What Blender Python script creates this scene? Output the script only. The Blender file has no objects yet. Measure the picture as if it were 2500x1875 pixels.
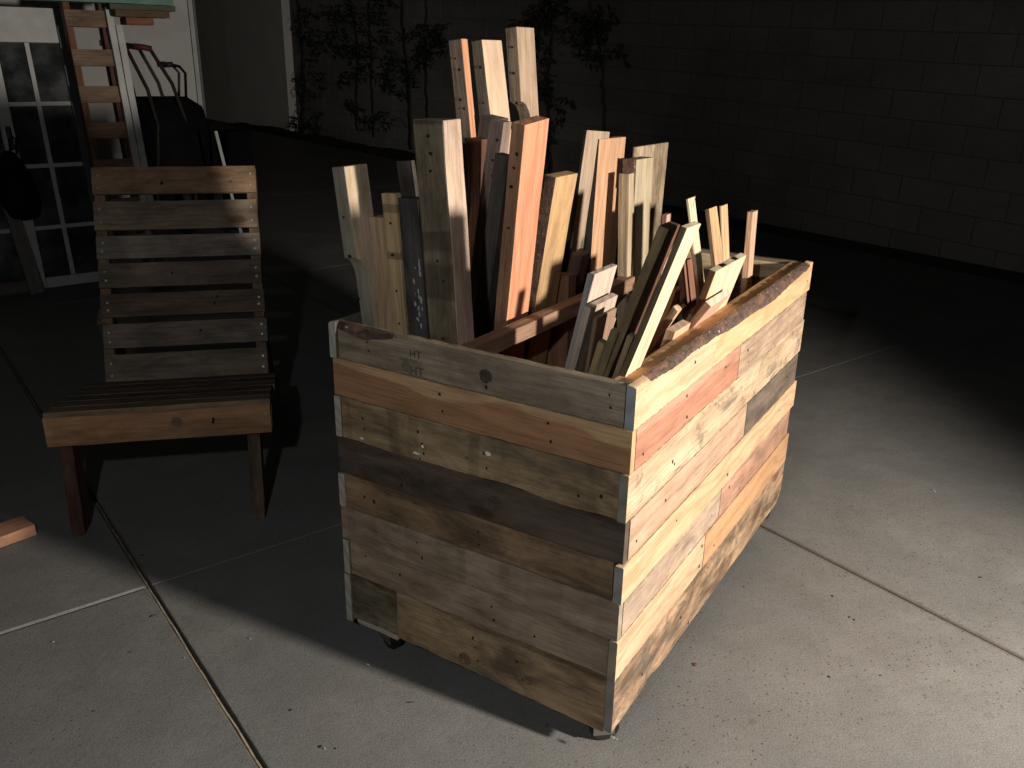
import bpy, bmesh, math, random
from mathutils import Vector, Matrix
random.seed(7)
R = math.radians
scene = bpy.context.scene

# ------------------------------------------------------------------ camera
CAM_H = 1.3579
cam_data = bpy.data.cameras.new("camera")
cam = bpy.data.objects.new("camera", cam_data)
scene.collection.objects.link(cam)
cam_data.sensor_width = 36.0
cam_data.lens = 2125.05 / 2500.0 * 36.0
cam_data.clip_start = 0.05
cam_data.clip_end = 500.0
_p, _r = 0.3629975, 0.0175391
_f = Vector((0, math.cos(_p), -math.sin(_p)))
_x = Vector((1, 0, 0)); _u = _x.cross(_f)
_x2 = math.cos(_r) * _x + math.sin(_r) * _u
_u2 = -math.sin(_r) * _x + math.cos(_r) * _u
cam.matrix_world = Matrix(((_x2.x, _u2.x, -_f.x, 0), (_x2.y, _u2.y, -_f.y, 0), (_x2.z, _u2.z, -_f.z, CAM_H), (0, 0, 0, 1)))
scene.camera = cam

# ------------------------------------------------------------------ frames of the place
# slab frame: a runs along the block wall, b across it.  cart frame: u to the left, v along the long side
YA = -0.651468
DA = Vector((math.sin(YA), math.cos(YA), 0)); DB = Vector((math.cos(YA), -math.sin(YA), 0))
def W(a, b, z=0.0): return DA * a + DB * b + Vector((0, 0, z))
KX, KY, KYAW, CW, CL = 0.21434, 1.4058, 0.550688, 0.706, 1.2
E2 = Vector((math.sin(KYAW), math.cos(KYAW), 0)); E1 = Vector((-math.cos(KYAW), math.sin(KYAW), 0))
def U(u, v, z=0.0): return Vector((KX, KY, 0)) + E1 * u + E2 * v + Vector((0, 0, z))

# ------------------------------------------------------------------ night sky, lamps, exposure
world = bpy.data.worlds.new("World"); scene.world = world
world.use_nodes = True
wn = world.node_tree
bg = wn.nodes["Background"]
sky = wn.nodes.new("ShaderNodeTexSky"); sky.sky_type = 'NISHITA'
sky.sun_disc = False
sky.sun_elevation = R(2); sky.sun_rotation = R(200)
wn.links.new(sky.outputs[0], bg.inputs[0])
bg.inputs[1].default_value = 0.003

def aim(o, d):
    o.rotation_euler = Vector(d).to_track_quat('-Z', 'Y').to_euler()
# the work lamp: a good two metres to the right of the cart, 1.2 m up, pointed at its long side
LAMP = U(-2.2, 0.18, 1.22)
ld = bpy.data.lights.new("work_lamp", 'SPOT'); ld.energy = 640; ld.color = (1.0, 0.90, 0.79)
ld.spot_size = R(113); ld.spot_blend = 0.5; ld.shadow_soft_size = 0.075
lo = bpy.data.objects.new("work_lamp", ld); scene.collection.objects.link(lo); lo.location = LAMP
az, el = R(-2), R(-12)
aim(lo, (E1 * math.cos(az) + E2 * math.sin(az)) * math.cos(el) + Vector((0, 0, math.sin(el))))
# a second, weaker and cooler lamp held up just left of the photographer
pd = bpy.data.lights.new("hand_lamp", 'POINT'); pd.energy = 45; pd.color = (0.96, 0.98, 1.0)
pd.shadow_soft_size = 0.03
po = bpy.data.objects.new("hand_lamp", pd); scene.collection.objects.link(po); po.location = (-0.35, -0.11, 1.67)

scene.view_settings.view_transform = 'Standard'
scene.view_settings.look = 'None'
scene.view_settings.exposure = 0.0
scene.view_settings.gamma = 1.0
scene.view_settings.use_curve_mapping = False

# ------------------------------------------------------------------ materials
MATS = {}
def new_mat(name):
    m = bpy.data.materials.new(name); m.use_nodes = True
    nt = m.node_tree
    return m, nt, nt.nodes["Principled BSDF"]
def nd(nt, typ, **kw):
    n = nt.nodes.new(typ)
    for k, v in kw.items():
        if k == 'op': n.operation = v
        else: setattr(n, k, v)
    return n
def lk(nt, a, b): nt.links.new(a, b)
def val(nt, op, a, b=None, c=None, clamp=False):
    n = nt.nodes.new("ShaderNodeMath"); n.operation = op; n.use_clamp = clamp
    for i, x in enumerate((a, b, c)):
        if x is None: continue
        if isinstance(x, (int, float)): n.inputs[i].default_value = x
        else: nt.links.new(x, n.inputs[i])
    return n.outputs[0]
def ramp(nt, x, stops):
    n = nt.nodes.new("ShaderNodeValToRGB"); e = n.color_ramp.elements
    while len(e) > 1: e.remove(e[-1])
    e[0].position = stops[0][0]; e[0].color = (*([stops[0][1]] * 3), 1) if isinstance(stops[0][1], (int, float)) else (*stops[0][1], 1)
    for s in stops[1:]:
        k = e.new(s[0]); k.color = (*([s[1]] * 3), 1) if isinstance(s[1], (int, float)) else (*s[1], 1)
    nt.links.new(x, n.inputs[0]); return n.outputs[0]
def mixc(nt, f, a, b, mode='MIX'):
    n = nt.nodes.new("ShaderNodeMix"); n.data_type = 'RGBA'; n.blend_type = mode
    for s, x in ((n.inputs[0], f), (n.inputs[6], a), (n.inputs[7], b)):
        if isinstance(x, (int, float)): s.default_value = x
        elif isinstance(x, tuple): s.default_value = (*x, 1)
        else: nt.links.new(x, s)
    return n.outputs[2]
def noise(nt, vec, scale, detail=3, rough=0.55, dist=0.0):
    n = nt.nodes.new("ShaderNodeTexNoise"); n.inputs["Scale"].default_value = scale
    n.inputs["Detail"].default_value = detail; n.inputs["Roughness"].default_value = rough; n.inputs["Distortion"].default_value = dist
    nt.links.new(vec, n.inputs["Vector"]); return n.outputs[0]
def scaled(nt, vec, s, off=(0, 0, 0)):
    n = nt.nodes.new("ShaderNodeMapping"); n.inputs["Scale"].default_value = s; n.inputs["Location"].default_value = off
    nt.links.new(vec, n.inputs["Vector"]); return n.outputs[0]
def bump(nt, h, dist, strength, bsdf, prev=None):
    n = nt.nodes.new("ShaderNodeBump"); n.inputs["Distance"].default_value = dist; n.inputs["Strength"].default_value = strength
    nt.links.new(h, n.inputs["Height"])
    if prev is not None: nt.links.new(prev, n.inputs["Normal"])
    nt.links.new(n.outputs[0], bsdf.inputs["Normal"]); return n.outputs[0]

SEED = [0]
def wood(base, dark=0.62, grey=0.0, stain=0.35, band=0.0, knots=0.5, heart=None, rings=55.0, rough=0.72, end=None, fibre=1.0, mould=0.0):
    """Sawn timber.  The grain runs along local X; every call makes its own board."""
    base = (base[0], base[1] * 0.985, base[2] * 0.98)
    SEED[0] += 1; s = SEED[0]
    rnd = random.Random(s * 31)
    m, nt, b = new_mat("sawn_wood")
    tc = nt.nodes.new("ShaderNodeTexCoord")
    off = (rnd.uniform(-40, 40), rnd.uniform(-40, 40), rnd.uniform(-40, 40))
    P = scaled(nt, tc.outputs["Object"], (1, 1, 1), off)
    # slow wander of the grain
    w1 = noise(nt, scaled(nt, P, (2.2, 9, 9)), 1.0, 2, 0.5)
    w2 = noise(nt, scaled(nt, P, (6, 30, 30)), 1.0, 2, 0.5)
    # knots: sparse cells stretched a little along the board
    vo = nt.nodes.new("ShaderNodeTexVoronoi"); vo.feature = 'F1'; vo.inputs["Scale"].default_value = 1.0
    lk(nt, scaled(nt, P, (4.5, 11.0, 11.0)), vo.inputs["Vector"])
    kd = vo.outputs["Distance"]
    sel = val(nt, 'GREATER_THAN', nd_sep(nt, vo.outputs["Color"]), 1.0 - 0.42 * knots)
    kn = val(nt, 'MULTIPLY', ramp(nt, kd, [(0.0, 1.0), (0.11, 0.9), (0.17, 0.25), (0.45, 0.0)]), sel)
    sx = nt.nodes.new("ShaderNodeSeparateXYZ"); lk(nt, P, sx.inputs[0])
    ang = rnd.uniform(0.3, 1.2)
    r = val(nt, 'ADD', val(nt, 'MULTIPLY', sx.outputs[1], math.cos(ang)), val(nt, 'MULTIPLY', sx.outputs[2], math.sin(ang)))
    ph = val(nt, 'ADD', val(nt, 'MULTIPLY', r, rings * 6.283), val(nt, 'ADD', val(nt, 'MULTIPLY', w1, 26.0), val(nt, 'MULTIPLY', w2, 3.0)))
    ph = val(nt, 'ADD', ph, val(nt, 'MULTIPLY', kn, 14.0))
    ring = val(nt, 'MULTIPLY_ADD', val(nt, 'SINE', ph), 0.5, 0.5)
    ring = val(nt, 'POWER', ring, 2.2)
    fib = noise(nt, scaled(nt, P, (9, 420, 420)), 1.0, 3, 0.6)
    col = mixc(nt, val(nt, 'MULTIPLY', ring, 0.40), base, tuple(c * k for c, k in zip(base, (dark, dark * 0.86, dark * 0.72))))
    if heart is not None:   # reddish heartwood beside pale sapwood
        hv = ramp(nt, val(nt, 'ADD', val(nt, 'MULTIPLY', sx.outputs[2], 9.0), val(nt, 'MULTIPLY', w1, 1.6)), [(0.0, 0.0), (0.02, 1.0)])
        hz = nt.nodes.new("ShaderNodeSeparateXYZ"); lk(nt, tc.outputs["Object"], hz.inputs[0])
        hh = val(nt, 'ADD', val(nt, 'MULTIPLY', hz.outputs[2], -26.0), val(nt, 'MULTIPLY', w1, 3.6))
        hv = ramp(nt, val(nt, 'SUBTRACT', hh, -0.25), [(0.30, 0.0), (0.42, 1.0)])
        col = mixc(nt, val(nt, 'MULTIPLY', hv, 0.85), col, mixc(nt, val(nt, 'MULTIPLY', ring, 0.5), heart, tuple(c * 0.7 for c in heart)))
    fr = ramp(nt, fib, [(0.30, 1.0 - 0.38 * fibre), (0.55, 1.0), (0.75, 1.0 + 0.0)])
    col = mixc(nt, 1.0, col, fr, 'MULTIPLY')
    # weathering: grey, blotchy
    st = noise(nt, scaled(nt, P, (3.2, 11, 11)), 1.0, 5, 0.62)
    if grey > 0:
        g = sum(base) / 3
        gf = val(nt, 'MULTIPLY', ramp(nt, st, [(0.35, 0.35), (0.62, 1.0)]), grey)
        col = mixc(nt, gf, col, (g * 0.62, g * 0.60, g * 0.56))
    if stain > 0:
        st2 = noise(nt, scaled(nt, P, (5.0, 14, 14), (3, 7, 1)), 1.0, 6, 0.68, 0.4)
        sf = ramp(nt, st2, [(0.40, 1.0), (0.50, 1.0 - 0.35 * stain), (0.62, 1.0 - 0.8 * stain)])
        col = mixc(nt, 1.0, col, mixc(nt, 1.0, (1.0, 0.96, 0.92), sf, 'MULTIPLY'), 'MULTIPLY')
    if mould > 0:
        st3 = noise(nt, scaled(nt, P, (7.0, 12, 12), (9, 2, 5)), 1.0, 7, 0.75, 0.8)
        mf = val(nt, 'MULTIPLY', ramp(nt, st3, [(0.52, 0.0), (0.60, 1.0)]), mould)
        col = mixc(nt, mf, col, (0.055, 0.055, 0.05))
    if band > 0:      # pale ghosts left where pallet boards once crossed
        bx = noise(nt, scaled(nt, P, (8.5, 0.35, 0.35)), 1.0, 0, 0.0)
        bf = ramp(nt, bx, [(0.46, 1.0), (0.475, 1.0 - 0.45 * band), (0.56, 1.0 - 0.45 * band), (0.575, 1.0)])
        col = mixc(nt, 1.0, col, bf, 'MULTIPLY')
    col = mixc(nt, val(nt, 'MULTIPLY', kn, 0.9), col, tuple(c * k for c, k in zip(base, (0.26, 0.17, 0.12))))
    sp = noise(nt, scaled(nt, P, (90, 150, 150)), 1.0, 2, 0.5)
    col = mixc(nt, ramp(nt, sp, [(0.70, 0.0), (0.76, 0.45)]), col, tuple(c * 0.3 for c in base))
    # end grain
    sn = nt.nodes.new("ShaderNodeSeparateXYZ"); lk(nt, tc.outputs["Normal"], sn.inputs[0])
    ef = val(nt, 'GREATER_THAN', val(nt, 'ABSOLUTE', sn.outputs[0]), 0.75)
    er = val(nt, 'MULTIPLY_ADD', val(nt, 'SINE', val(nt, 'ADD', val(nt, 'MULTIPLY', r, rings * 5.0), val(nt, 'MULTIPLY', noise(nt, P, 20, 3), 6.0))), 0.5, 0.5)
    ec = end if end else tuple(0.8 * c * (1 - 0.55 * grey) for c in base)
    col = mixc(nt, ef, col, mixc(nt, val(nt, 'MULTIPLY', er, 0.45), ec, tuple(c * 0.5 for c in ec)))
    lk(nt, col, b.inputs["Base Color"])
    b.inputs["Roughness"].default_value = rough
    b.inputs["Specular IOR Level"].default_value = 0.28
    n1 = bump(nt, fib, 0.0016, 0.55, b)
    saw = noise(nt, scaled(nt, P, (260, 12, 12)), 1.0, 2, 0.5)
    n2 = bump(nt, saw, 0.0009, 0.35, b, n1)
    n3 = bump(nt, ring, 0.0010, 0.35, b, n2)
    bump(nt, kn, -0.003, 0.5, b, n3)
    return m
def nd_sep(nt, c):
    n = nt.nodes.new("ShaderNodeSeparateColor"); nt.links.new(c, n.inputs[0]); return n.outputs[0]

def plain(name, col, rough=0.6, metal=0.0, var=0.15, scale=8.0, bmp=0.0, spec=0.4, bscale=120.0):
    if name in MATS: return MATS[name]
    m, nt, b = new_mat(name)
    tc = nt.nodes.new("ShaderNodeTexCoord")
    n1 = noise(nt, tc.outputs["Object"], scale, 5, 0.6)
    c = mixc(nt, ramp(nt, n1, [(0.3, 0.0), (0.7, 1.0)]), tuple(x * (1 - var) for x in col), tuple(min(1, x * (1 + var)) for x in col))
    lk(nt, c, b.inputs["Base Color"]); b.inputs["Roughness"].default_value = rough; b.inputs["Metallic"].default_value = metal
    b.inputs["Specular IOR Level"].default_value = spec
    if bmp: bump(nt, noise(nt, tc.outputs["Object"], bscale, 3), bmp, 0.5, b)
    MATS[name] = m; return m

def bark_mat():
    m, nt, b = new_mat("bark")
    tc = nt.nodes.new("ShaderNodeTexCoord"); P = tc.outputs["Object"]
    n1 = noise(nt, scaled(nt, P, (60, 90, 90)), 1.0, 6, 0.7, 0.6)
    n2 = noise(nt, scaled(nt, P, (14, 30, 30)), 1.0, 4, 0.6)
    c = mixc(nt, ramp(nt, n1, [(0.35, 0.0), (0.65, 1.0)]), (0.030, 0.017, 0.012), (0.115, 0.066, 0.048))
    c = mixc(nt, ramp(nt, n2, [(0.52, 0.0), (0.66, 0.8)]), c, (0.17, 0.09, 0.055))
    fl = noise(nt, scaled(nt, P, (120, 120, 120)), 1.0, 2, 0.6)
    c = mixc(nt, ramp(nt, fl, [(0.68, 0.0), (0.72, 0.8)]), c, (0.5, 0.36, 0.27))
    lk(nt, c, b.inputs["Base Color"]); b.inputs["Roughness"].default_value = 0.8
    bump(nt, n1, 0.004, 0.9, b); return m

def concrete_mat():
    m, nt, b = new_mat("broom_finished_concrete")
    g = nt.nodes.new("ShaderNodeNewGeometry"); P = g.outputs["Position"]
    n1 = noise(nt, P, 1.3, 5, 0.6, 0.3)
    n2 = noise(nt, P, 7.0, 6, 0.65)
    n3 = noise(nt, P, 230.0, 2, 0.7)
    n4 = noise(nt, P, 55.0, 4, 0.7)
    c = mixc(nt, ramp(nt, n1, [(0.32, 0.0), (0.68, 1.0)]), (0.118, 0.121, 0.122), (0.184, 0.179, 0.166))
    c = mixc(nt, ramp(nt, n2, [(0.38, 0.0), (0.66, 0.5)]), c, (0.112, 0.107, 0.098))
    c = mixc(nt, ramp(nt, n4, [(0.3, 0.35), (0.5, 0.0)]), c, (0.09, 0.088, 0.083))
    c = mixc(nt, 1.0, c, ramp(nt, n3, [(0.25, 0.66), (0.5, 1.0), (0.78, 1.28)]), 'MULTIPLY')
    # aggregate specks, more in the worn patch to the right
    vo = nt.nodes.new("ShaderNodeTexVoronoi"); vo.inputs["Scale"].default_value = 75.0; lk(nt, P, vo.inputs["Vector"])
    sel = val(nt, 'GREATER_THAN', nd_sep(nt, vo.outputs["Color"]), 0.62)
    wz = ramp(nt, noise(nt, scaled(nt, P, (1, 1, 1), (2, 5, 0)), 1.1, 3), [(0.42, 0.15), (0.60, 1.0)])
    sp = val(nt, 'MULTIPLY', val(nt, 'MULTIPLY', ramp(nt, vo.outputs["Distance"], [(0.0, 1.0), (0.14, 1.0), (0.24, 0.0)]), sel), wz)
    c = mixc(nt, val(nt, 'MULTIPLY', sp, 0.85), c, (0.04, 0.037, 0.033))
    v2 = nt.nodes.new("ShaderNodeTexVoronoi"); v2.inputs["Scale"].default_value = 9.0; lk(nt, scaled(nt, P, (1, 1, 1), (4, 4, 4)), v2.inputs["Vector"])
    s2 = val(nt, 'MULTIPLY', ramp(nt, v2.outputs["Distance"], [(0.0, 1.0), (0.07, 1.0), (0.10, 0.0)]), val(nt, 'GREATER_THAN', nd_sep(nt, v2.outputs["Color"]), 0.82))
    c = mixc(nt, val(nt, 'MULTIPLY', s2, 0.35), c, (0.07, 0.066, 0.06))
    # dirt washed into the joints
    sx = nt.nodes.new("ShaderNodeSeparateXYZ"); lk(nt, P, sx.inputs[0])
    bb = val(nt, 'ADD', val(nt, 'MULTIPLY', sx.outputs[0], DB.x), val(nt, 'MULTIPLY', sx.outputs[1], DB.y))
    jn = noise(nt, P, 18.0, 4, 0.7)
    for jb, wd_ in ((2.06, 0.012), (0.44, 0.010), (4.41, 0.02)):
        d = val(nt, 'ABSOLUTE', val(nt, 'SUBTRACT', bb, jb))
        f = ramp(nt, val(nt, 'DIVIDE', d, val(nt, 'MULTIPLY', jn, wd_ * 2.6)), [(0.2, 0.75), (1.0, 0.0)])
        c = mixc(nt, f, c, (0.062, 0.050, 0.036))
    lk(nt, c, b.inputs["Base Color"]); b.inputs["Roughness"].default_value = 0.62; b.inputs["Specular IOR Level"].default_value = 0.4
    h = val(nt, 'ADD', n3, val(nt, 'MULTIPLY', n4, 0.8))
    q = bump(nt, h, 0.0016, 0.45, b)
    bump(nt, n2, 0.010, 0.25, b, q)
    return m

def block_mat():
    m, nt, b = new_mat("concrete_block")
    oi = nt.nodes.new("ShaderNodeObjectInfo"); tc = nt.nodes.new("ShaderNodeTexCoord")
    g = nt.nodes.new("ShaderNodeNewGeometry"); P = g.outputs["Position"]
    n1 = noise(nt, P, 2.0, 4); n3 = noise(nt, P, 90.0, 3)
    c = mixc(nt, ramp(nt, n1, [(0.3, 0.0), (0.7, 1.0)]), (0.20, 0.20, 0.187), (0.25, 0.245, 0.228))
    big = noise(nt, scaled(nt, P, (0.5, 0.5, 1.4)), 1.0, 5, 0.65)
    c = mixc(nt, 1.0, c, ramp(nt, big, [(0.35, 0.72), (0.62, 1.08)]), 'MULTIPLY')
    c = mixc(nt, 1.0, c, ramp(nt, oi.outputs["Random"], [(0.0, 0.94), (1.0, 1.04)]), 'MULTIPLY')
    c = mixc(nt, 1.0, c, ramp(nt, n3, [(0.3, 0.75), (0.6, 1.05)]), 'MULTIPLY')
    lk(nt, c, b.inputs["Base Color"]); b.inputs["Roughness"].default_value = 0.9
    bump(nt, n3, 0.004, 0.7, b); return m

def end_paint(): return plain("weathered_end_grain", (0.30, 0.28, 0.25), 0.8, var=0.3, scale=60, bmp=0.002)
NAIL = None

# ------------------------------------------------------------------ mesh helpers
COL = scene.collection
def link(name, me, mats, parent=None, mat=None):
    o = bpy.data.objects.new(name, me); COL.objects.link(o)
    for m in mats if isinstance(mats, (list, tuple)) else [mats]:
        if m is not None: me.materials.append(m)
    if parent is not None: o.parent = parent
    if mat is not None: o.matrix_local = mat
    return o
def frame(X, Y, Z, O):
    X, Y, Z, O = Vector(X), Vector(Y), Vector(Z), Vector(O)
    return Matrix(((X.x, Y.x, Z.x, O.x), (X.y, Y.y, Z.y, O.y), (X.z, Y.z, Z.z, O.z), (0, 0, 0, 1)))
def from_bm(name, bm, mats, parent=None, mat=None, smooth=False):
    me = bpy.data.meshes.new(name); bm.normal_update(); bm.to_mesh(me); bm.free()
    if smooth:
        for p in me.polygons: p.use_smooth = True
    return link(name, me, mats, parent, mat)
def empty(name, label, cat, loc=(0, 0, 0), rotz=0.0, group=None, mat=None):
    o = bpy.data.objects.new(name, None); COL.objects.link(o)
    if mat is not None: o.matrix_world = mat
    else: o.location = loc; o.rotation_euler = (0, 0, rotz)
    o.empty_display_size = 0.1
    tag(o, label, cat, group); return o
def tag(o, label, cat, group=None):
    o["label"] = label; o["category"] = cat
    if group: o["group"] = group
    return o
def struct(o): o["kind"] = "structure"; return o
def stuff(o): o["kind"] = "stuff"; return o

def bm_box(bm, x0, x1, y0, y1, z0, z1, mi=0, bevel=0.0, nx=1, jit=0.0, rnd=random):
    vs = []
    for i in range(nx + 1):
        x = x0 + (x1 - x0) * i / nx
        ring = []
        for (y, z) in ((y0, z0), (y1, z0), (y1, z1), (y0, z1)):
            j = (lambda: rnd.uniform(-jit, jit)) if jit else (lambda: 0.0)
            ring.append(bm.verts.new((x + (j() * 0.8 if i in (0, nx) else 0), y + j(), z + j())))
        vs.append(ring)
    fs = []
    for i in range(nx):
        for k in range(4):
            fs.append(bm.faces.new((vs[i][k], vs[i][(k + 1) % 4], vs[i + 1][(k + 1) % 4], vs[i + 1][k])))
    fs.append(bm.faces.new(vs[0][::-1])); fs.append(bm.faces.new(vs[-1]))
    bmesh.ops.recalc_face_normals(bm, faces=fs)
    for f in fs: f.material_index = mi
    if bevel > 0:
        es = set()
        for f in fs:
            for e in f.edges:
                if len(e.link_faces) == 2 and e.link_faces[0].normal.dot(e.link_faces[1].normal) < 0.5: es.add(e)
        bm.normal_update()
        es = [e for e in {e for f in fs for e in f.edges} if len(e.link_faces) == 2 and e.calc_face_angle(0) > 0.6]
        r = bmesh.ops.bevel(bm, geom=es, offset=bevel, segments=2, affect='EDGES', profile=0.6, clamp_overlap=True)
        for f in r['faces']: f.material_index = mi
    return fs
def bm_cyl(bm, p0, p1, r0, r1=None, n=12, mi=0, cap=True):
    r1 = r0 if r1 is None else r1
    p0, p1 = Vector(p0), Vector(p1); ax = (p1 - p0).normalized()
    t = Vector((0, 0, 1)) if abs(ax.z) < 0.9 else Vector((1, 0, 0))
    a = ax.cross(t).normalized(); b = ax.cross(a)
    A = [bm.verts.new(p0 + (a * math.cos(k * 6.28318 / n) + b * math.sin(k * 6.28318 / n)) * r0) for k in range(n)]
    B = [bm.verts.new(p1 + (a * math.cos(k * 6.28318 / n) + b * math.sin(k * 6.28318 / n)) * r1) for k in range(n)]
    fs = [bm.faces.new((A[k], B[k], B[(k + 1) % n], A[(k + 1) % n])) for k in range(n)]
    if cap: fs += [bm.faces.new(A), bm.faces.new(B[::-1])]
    bmesh.ops.recalc_face_normals(bm, faces=fs)
    for f in fs: f.material_index = mi; f.smooth = False
    return fs
def bm_tube(bm, pts, r, n=8, mi=0):
    pts = [Vector(p) for p in pts]; rings = []
    for i, p in enumerate(pts):
        d = (pts[min(i + 1, len(pts) - 1)] - pts[max(i - 1, 0)]).normalized()
        t = Vector((0, 0, 1)) if abs(d.z) < 0.9 else Vector((1, 0, 0))
        a = d.cross(t).normalized(); b = d.cross(a)
        rr = r[i] if isinstance(r, (list, tuple)) else r
        rings.append([bm.verts.new(p + (a * math.cos(k * 6.28318 / n) + b * math.sin(k * 6.28318 / n)) * rr) for k in range(n)])
    for i in range(len(pts) - 1):
        for k in range(n):
            f = bm.faces.new((rings[i][k], rings[i][(k + 1) % n], rings[i + 1][(k + 1) % n], rings[i + 1][k])); f.material_index = mi; f.smooth = True
    for rg in (rings[0], rings[-1][::-1]):
        f = bm.faces.new(rg); f.material_index = mi
def nail_hole(bm, p, nrm, r=0.0028, mi=1, rnd=random):
    """a dark, slightly ragged nail hole, its rim a hair proud of the face"""
    nrm = Vector(nrm).normalized(); p = Vector(p)
    t = Vector((1, 0, 0)) if abs(nrm.x) < 0.9 else Vector((0, 1, 0))
    a = nrm.cross(t).normalized(); b = nrm.cross(a)
    vs = [bm.verts.new(p + nrm * 0.0004 + (a * math.cos(k * 1.0472) * rnd.uniform(0.8, 1.7) + b * math.sin(k * 1.0472) * rnd.uniform(0.7, 1.2)) * r) for k in range(6)]
    f = bm.faces.new(vs); f.normal_update()
    if f.normal.dot(nrm) < 0: f.normal_flip()
    f.material_index = mi
HOLE = plain("rusty_nail_hole", (0.012, 0.008, 0.006), 0.9, var=0.3)
BARK = bark_mat()
STEEL = plain("zinc_screw_head", (0.40, 0.40, 0.39), 0.5, 0.6, var=0.1)

def plank(name, parent, M, L, h, th, mat, rnd, holes=(), top=None, bot=None, wane=None, n=20, label=None, jit=0.0012):
    """board on edge: x length, y thickness (outer face at y=0, inner at y=th), z height.
    top(t)/bot(t): wandering edges; wane(t): (drop, setback) of bark edge along the outer top arris."""
    bm = bmesh.new(); rings = []
    bv = 0.0014
    for i in range(n + 1):
        t = i / n; x = L * t
        zt = h + (top(t) if top else 0) + rnd.uniform(-jit, jit) * 0.7
        zb = 0 + (bot(t) if bot else 0) + rnd.uniform(-jit, jit) * 0.7
        yo = rnd.uniform(-jit, jit) * 0.25
        drop, setb = (bv, bv)
        if wane: drop, setb = wane(t)
        drop = max(drop, bv); setb = min(max(setb, bv), th - 0.002)
        prof = [(yo + bv, zb), (yo, zb + bv), (yo, zt - drop)]
        if wane: prof += [(yo + setb * 0.35, zt - drop * 0.42)]
        prof += [(yo + setb, zt), (th - bv, zt), (th, zt - bv), (th, zb + bv), (th - bv, zb)]
        xx = x + (rnd.uniform(-1, 1) * 0.0006)
        rings.append([bm.verts.new((xx, y, z)) for y, z in prof])
    m = len(rings[0]); fs = []
    for i in range(n):
        for k in range(m):
            f = bm.faces.new((rings[i][k], rings[i][(k + 1) % m], rings[i + 1][(k + 1) % m], rings[i + 1][k])); fs.append(f)
            if wane and k in (2, 3):
                dr = (wane((i + 0.5) / n))[0]
                f.material_index = 2 if dr > 0.0085 else 0
                f.smooth = True
    fs.append(bm.faces.new(rings[0][::-1])); fs.append(bm.faces.new(rings[-1]))
    bmesh.ops.recalc_face_normals(bm, faces=fs)
    for (t, z) in holes:
        nail_hole(bm, (L * t, -0.0006, z * h), (0, -1, 0), rnd.uniform(0.0022, 0.0038), 1, rnd)
    o = from_bm(name, bm, [mat, HOLE, BARK], parent, M)
    if label: o["label"] = label
    return o
def wob(seed, amp, freq=3.0):
    r = random.Random(seed); ph = [r.uniform(0, 6.28) for _ in range(4)]; w = [r.uniform(0.5, 1) for _ in range(4)]
    return lambda t: amp * sum(w[k] * math.sin(t * freq * (k + 1) * 1.7 + ph[k]) / (k + 1) for k in range(4))

def knot(parent, x, z, r, col=(0.045, 0.028, 0.018), y=-0.0009, nrm=(0, -1, 0), seed=1):
    rnd = random.Random(seed); bm = bmesh.new(); N = 22; rg = []
    for k, (q, d) in enumerate(((1.0, 0.0), (0.8, 0.0006), (0.72, 0.0001), (0.45, 0.0007), (0.38, 0.0002), (0.12, 0.0008))):
        rg.append([bm.verts.new((r * q * 1.0 * math.cos(t * 6.2832 / N) * (1 + 0.09 * rnd.uniform(-1, 1)), -d, r * q * math.sin(t * 6.2832 / N) * (0.95 + 0.09 * rnd.uniform(-1, 1)))) for t in range(N)])
    for k in range(5):
        for t in range(N):
            f = bm.faces.new((rg[k][t], rg[k][(t + 1) % N], rg[k + 1][(t + 1) % N], rg[k + 1][t])); f.material_index = k % 2
    bm.faces.new(rg[-1])
    bmesh.ops.recalc_face_normals(bm, faces=bm.faces[:])
    key = "knot_wood_%d" % int(col[0] * 1000)
    m1 = plain(key, col, 0.8, var=0.5, scale=90, bmp=0.001); m2 = plain(key + "b", tuple(c * 1.7 for c in col), 0.8, var=0.4, scale=90)
    nrm = Vector(nrm)
    if abs(nrm.y) > 0.5: M = frame((1, 0, 0), (0, 1, 0), (0, 0, 1), (x, y, z))
    else: M = Matrix.Identity(4)
    return from_bm("knot", bm, [m1, m2], parent, M)

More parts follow.
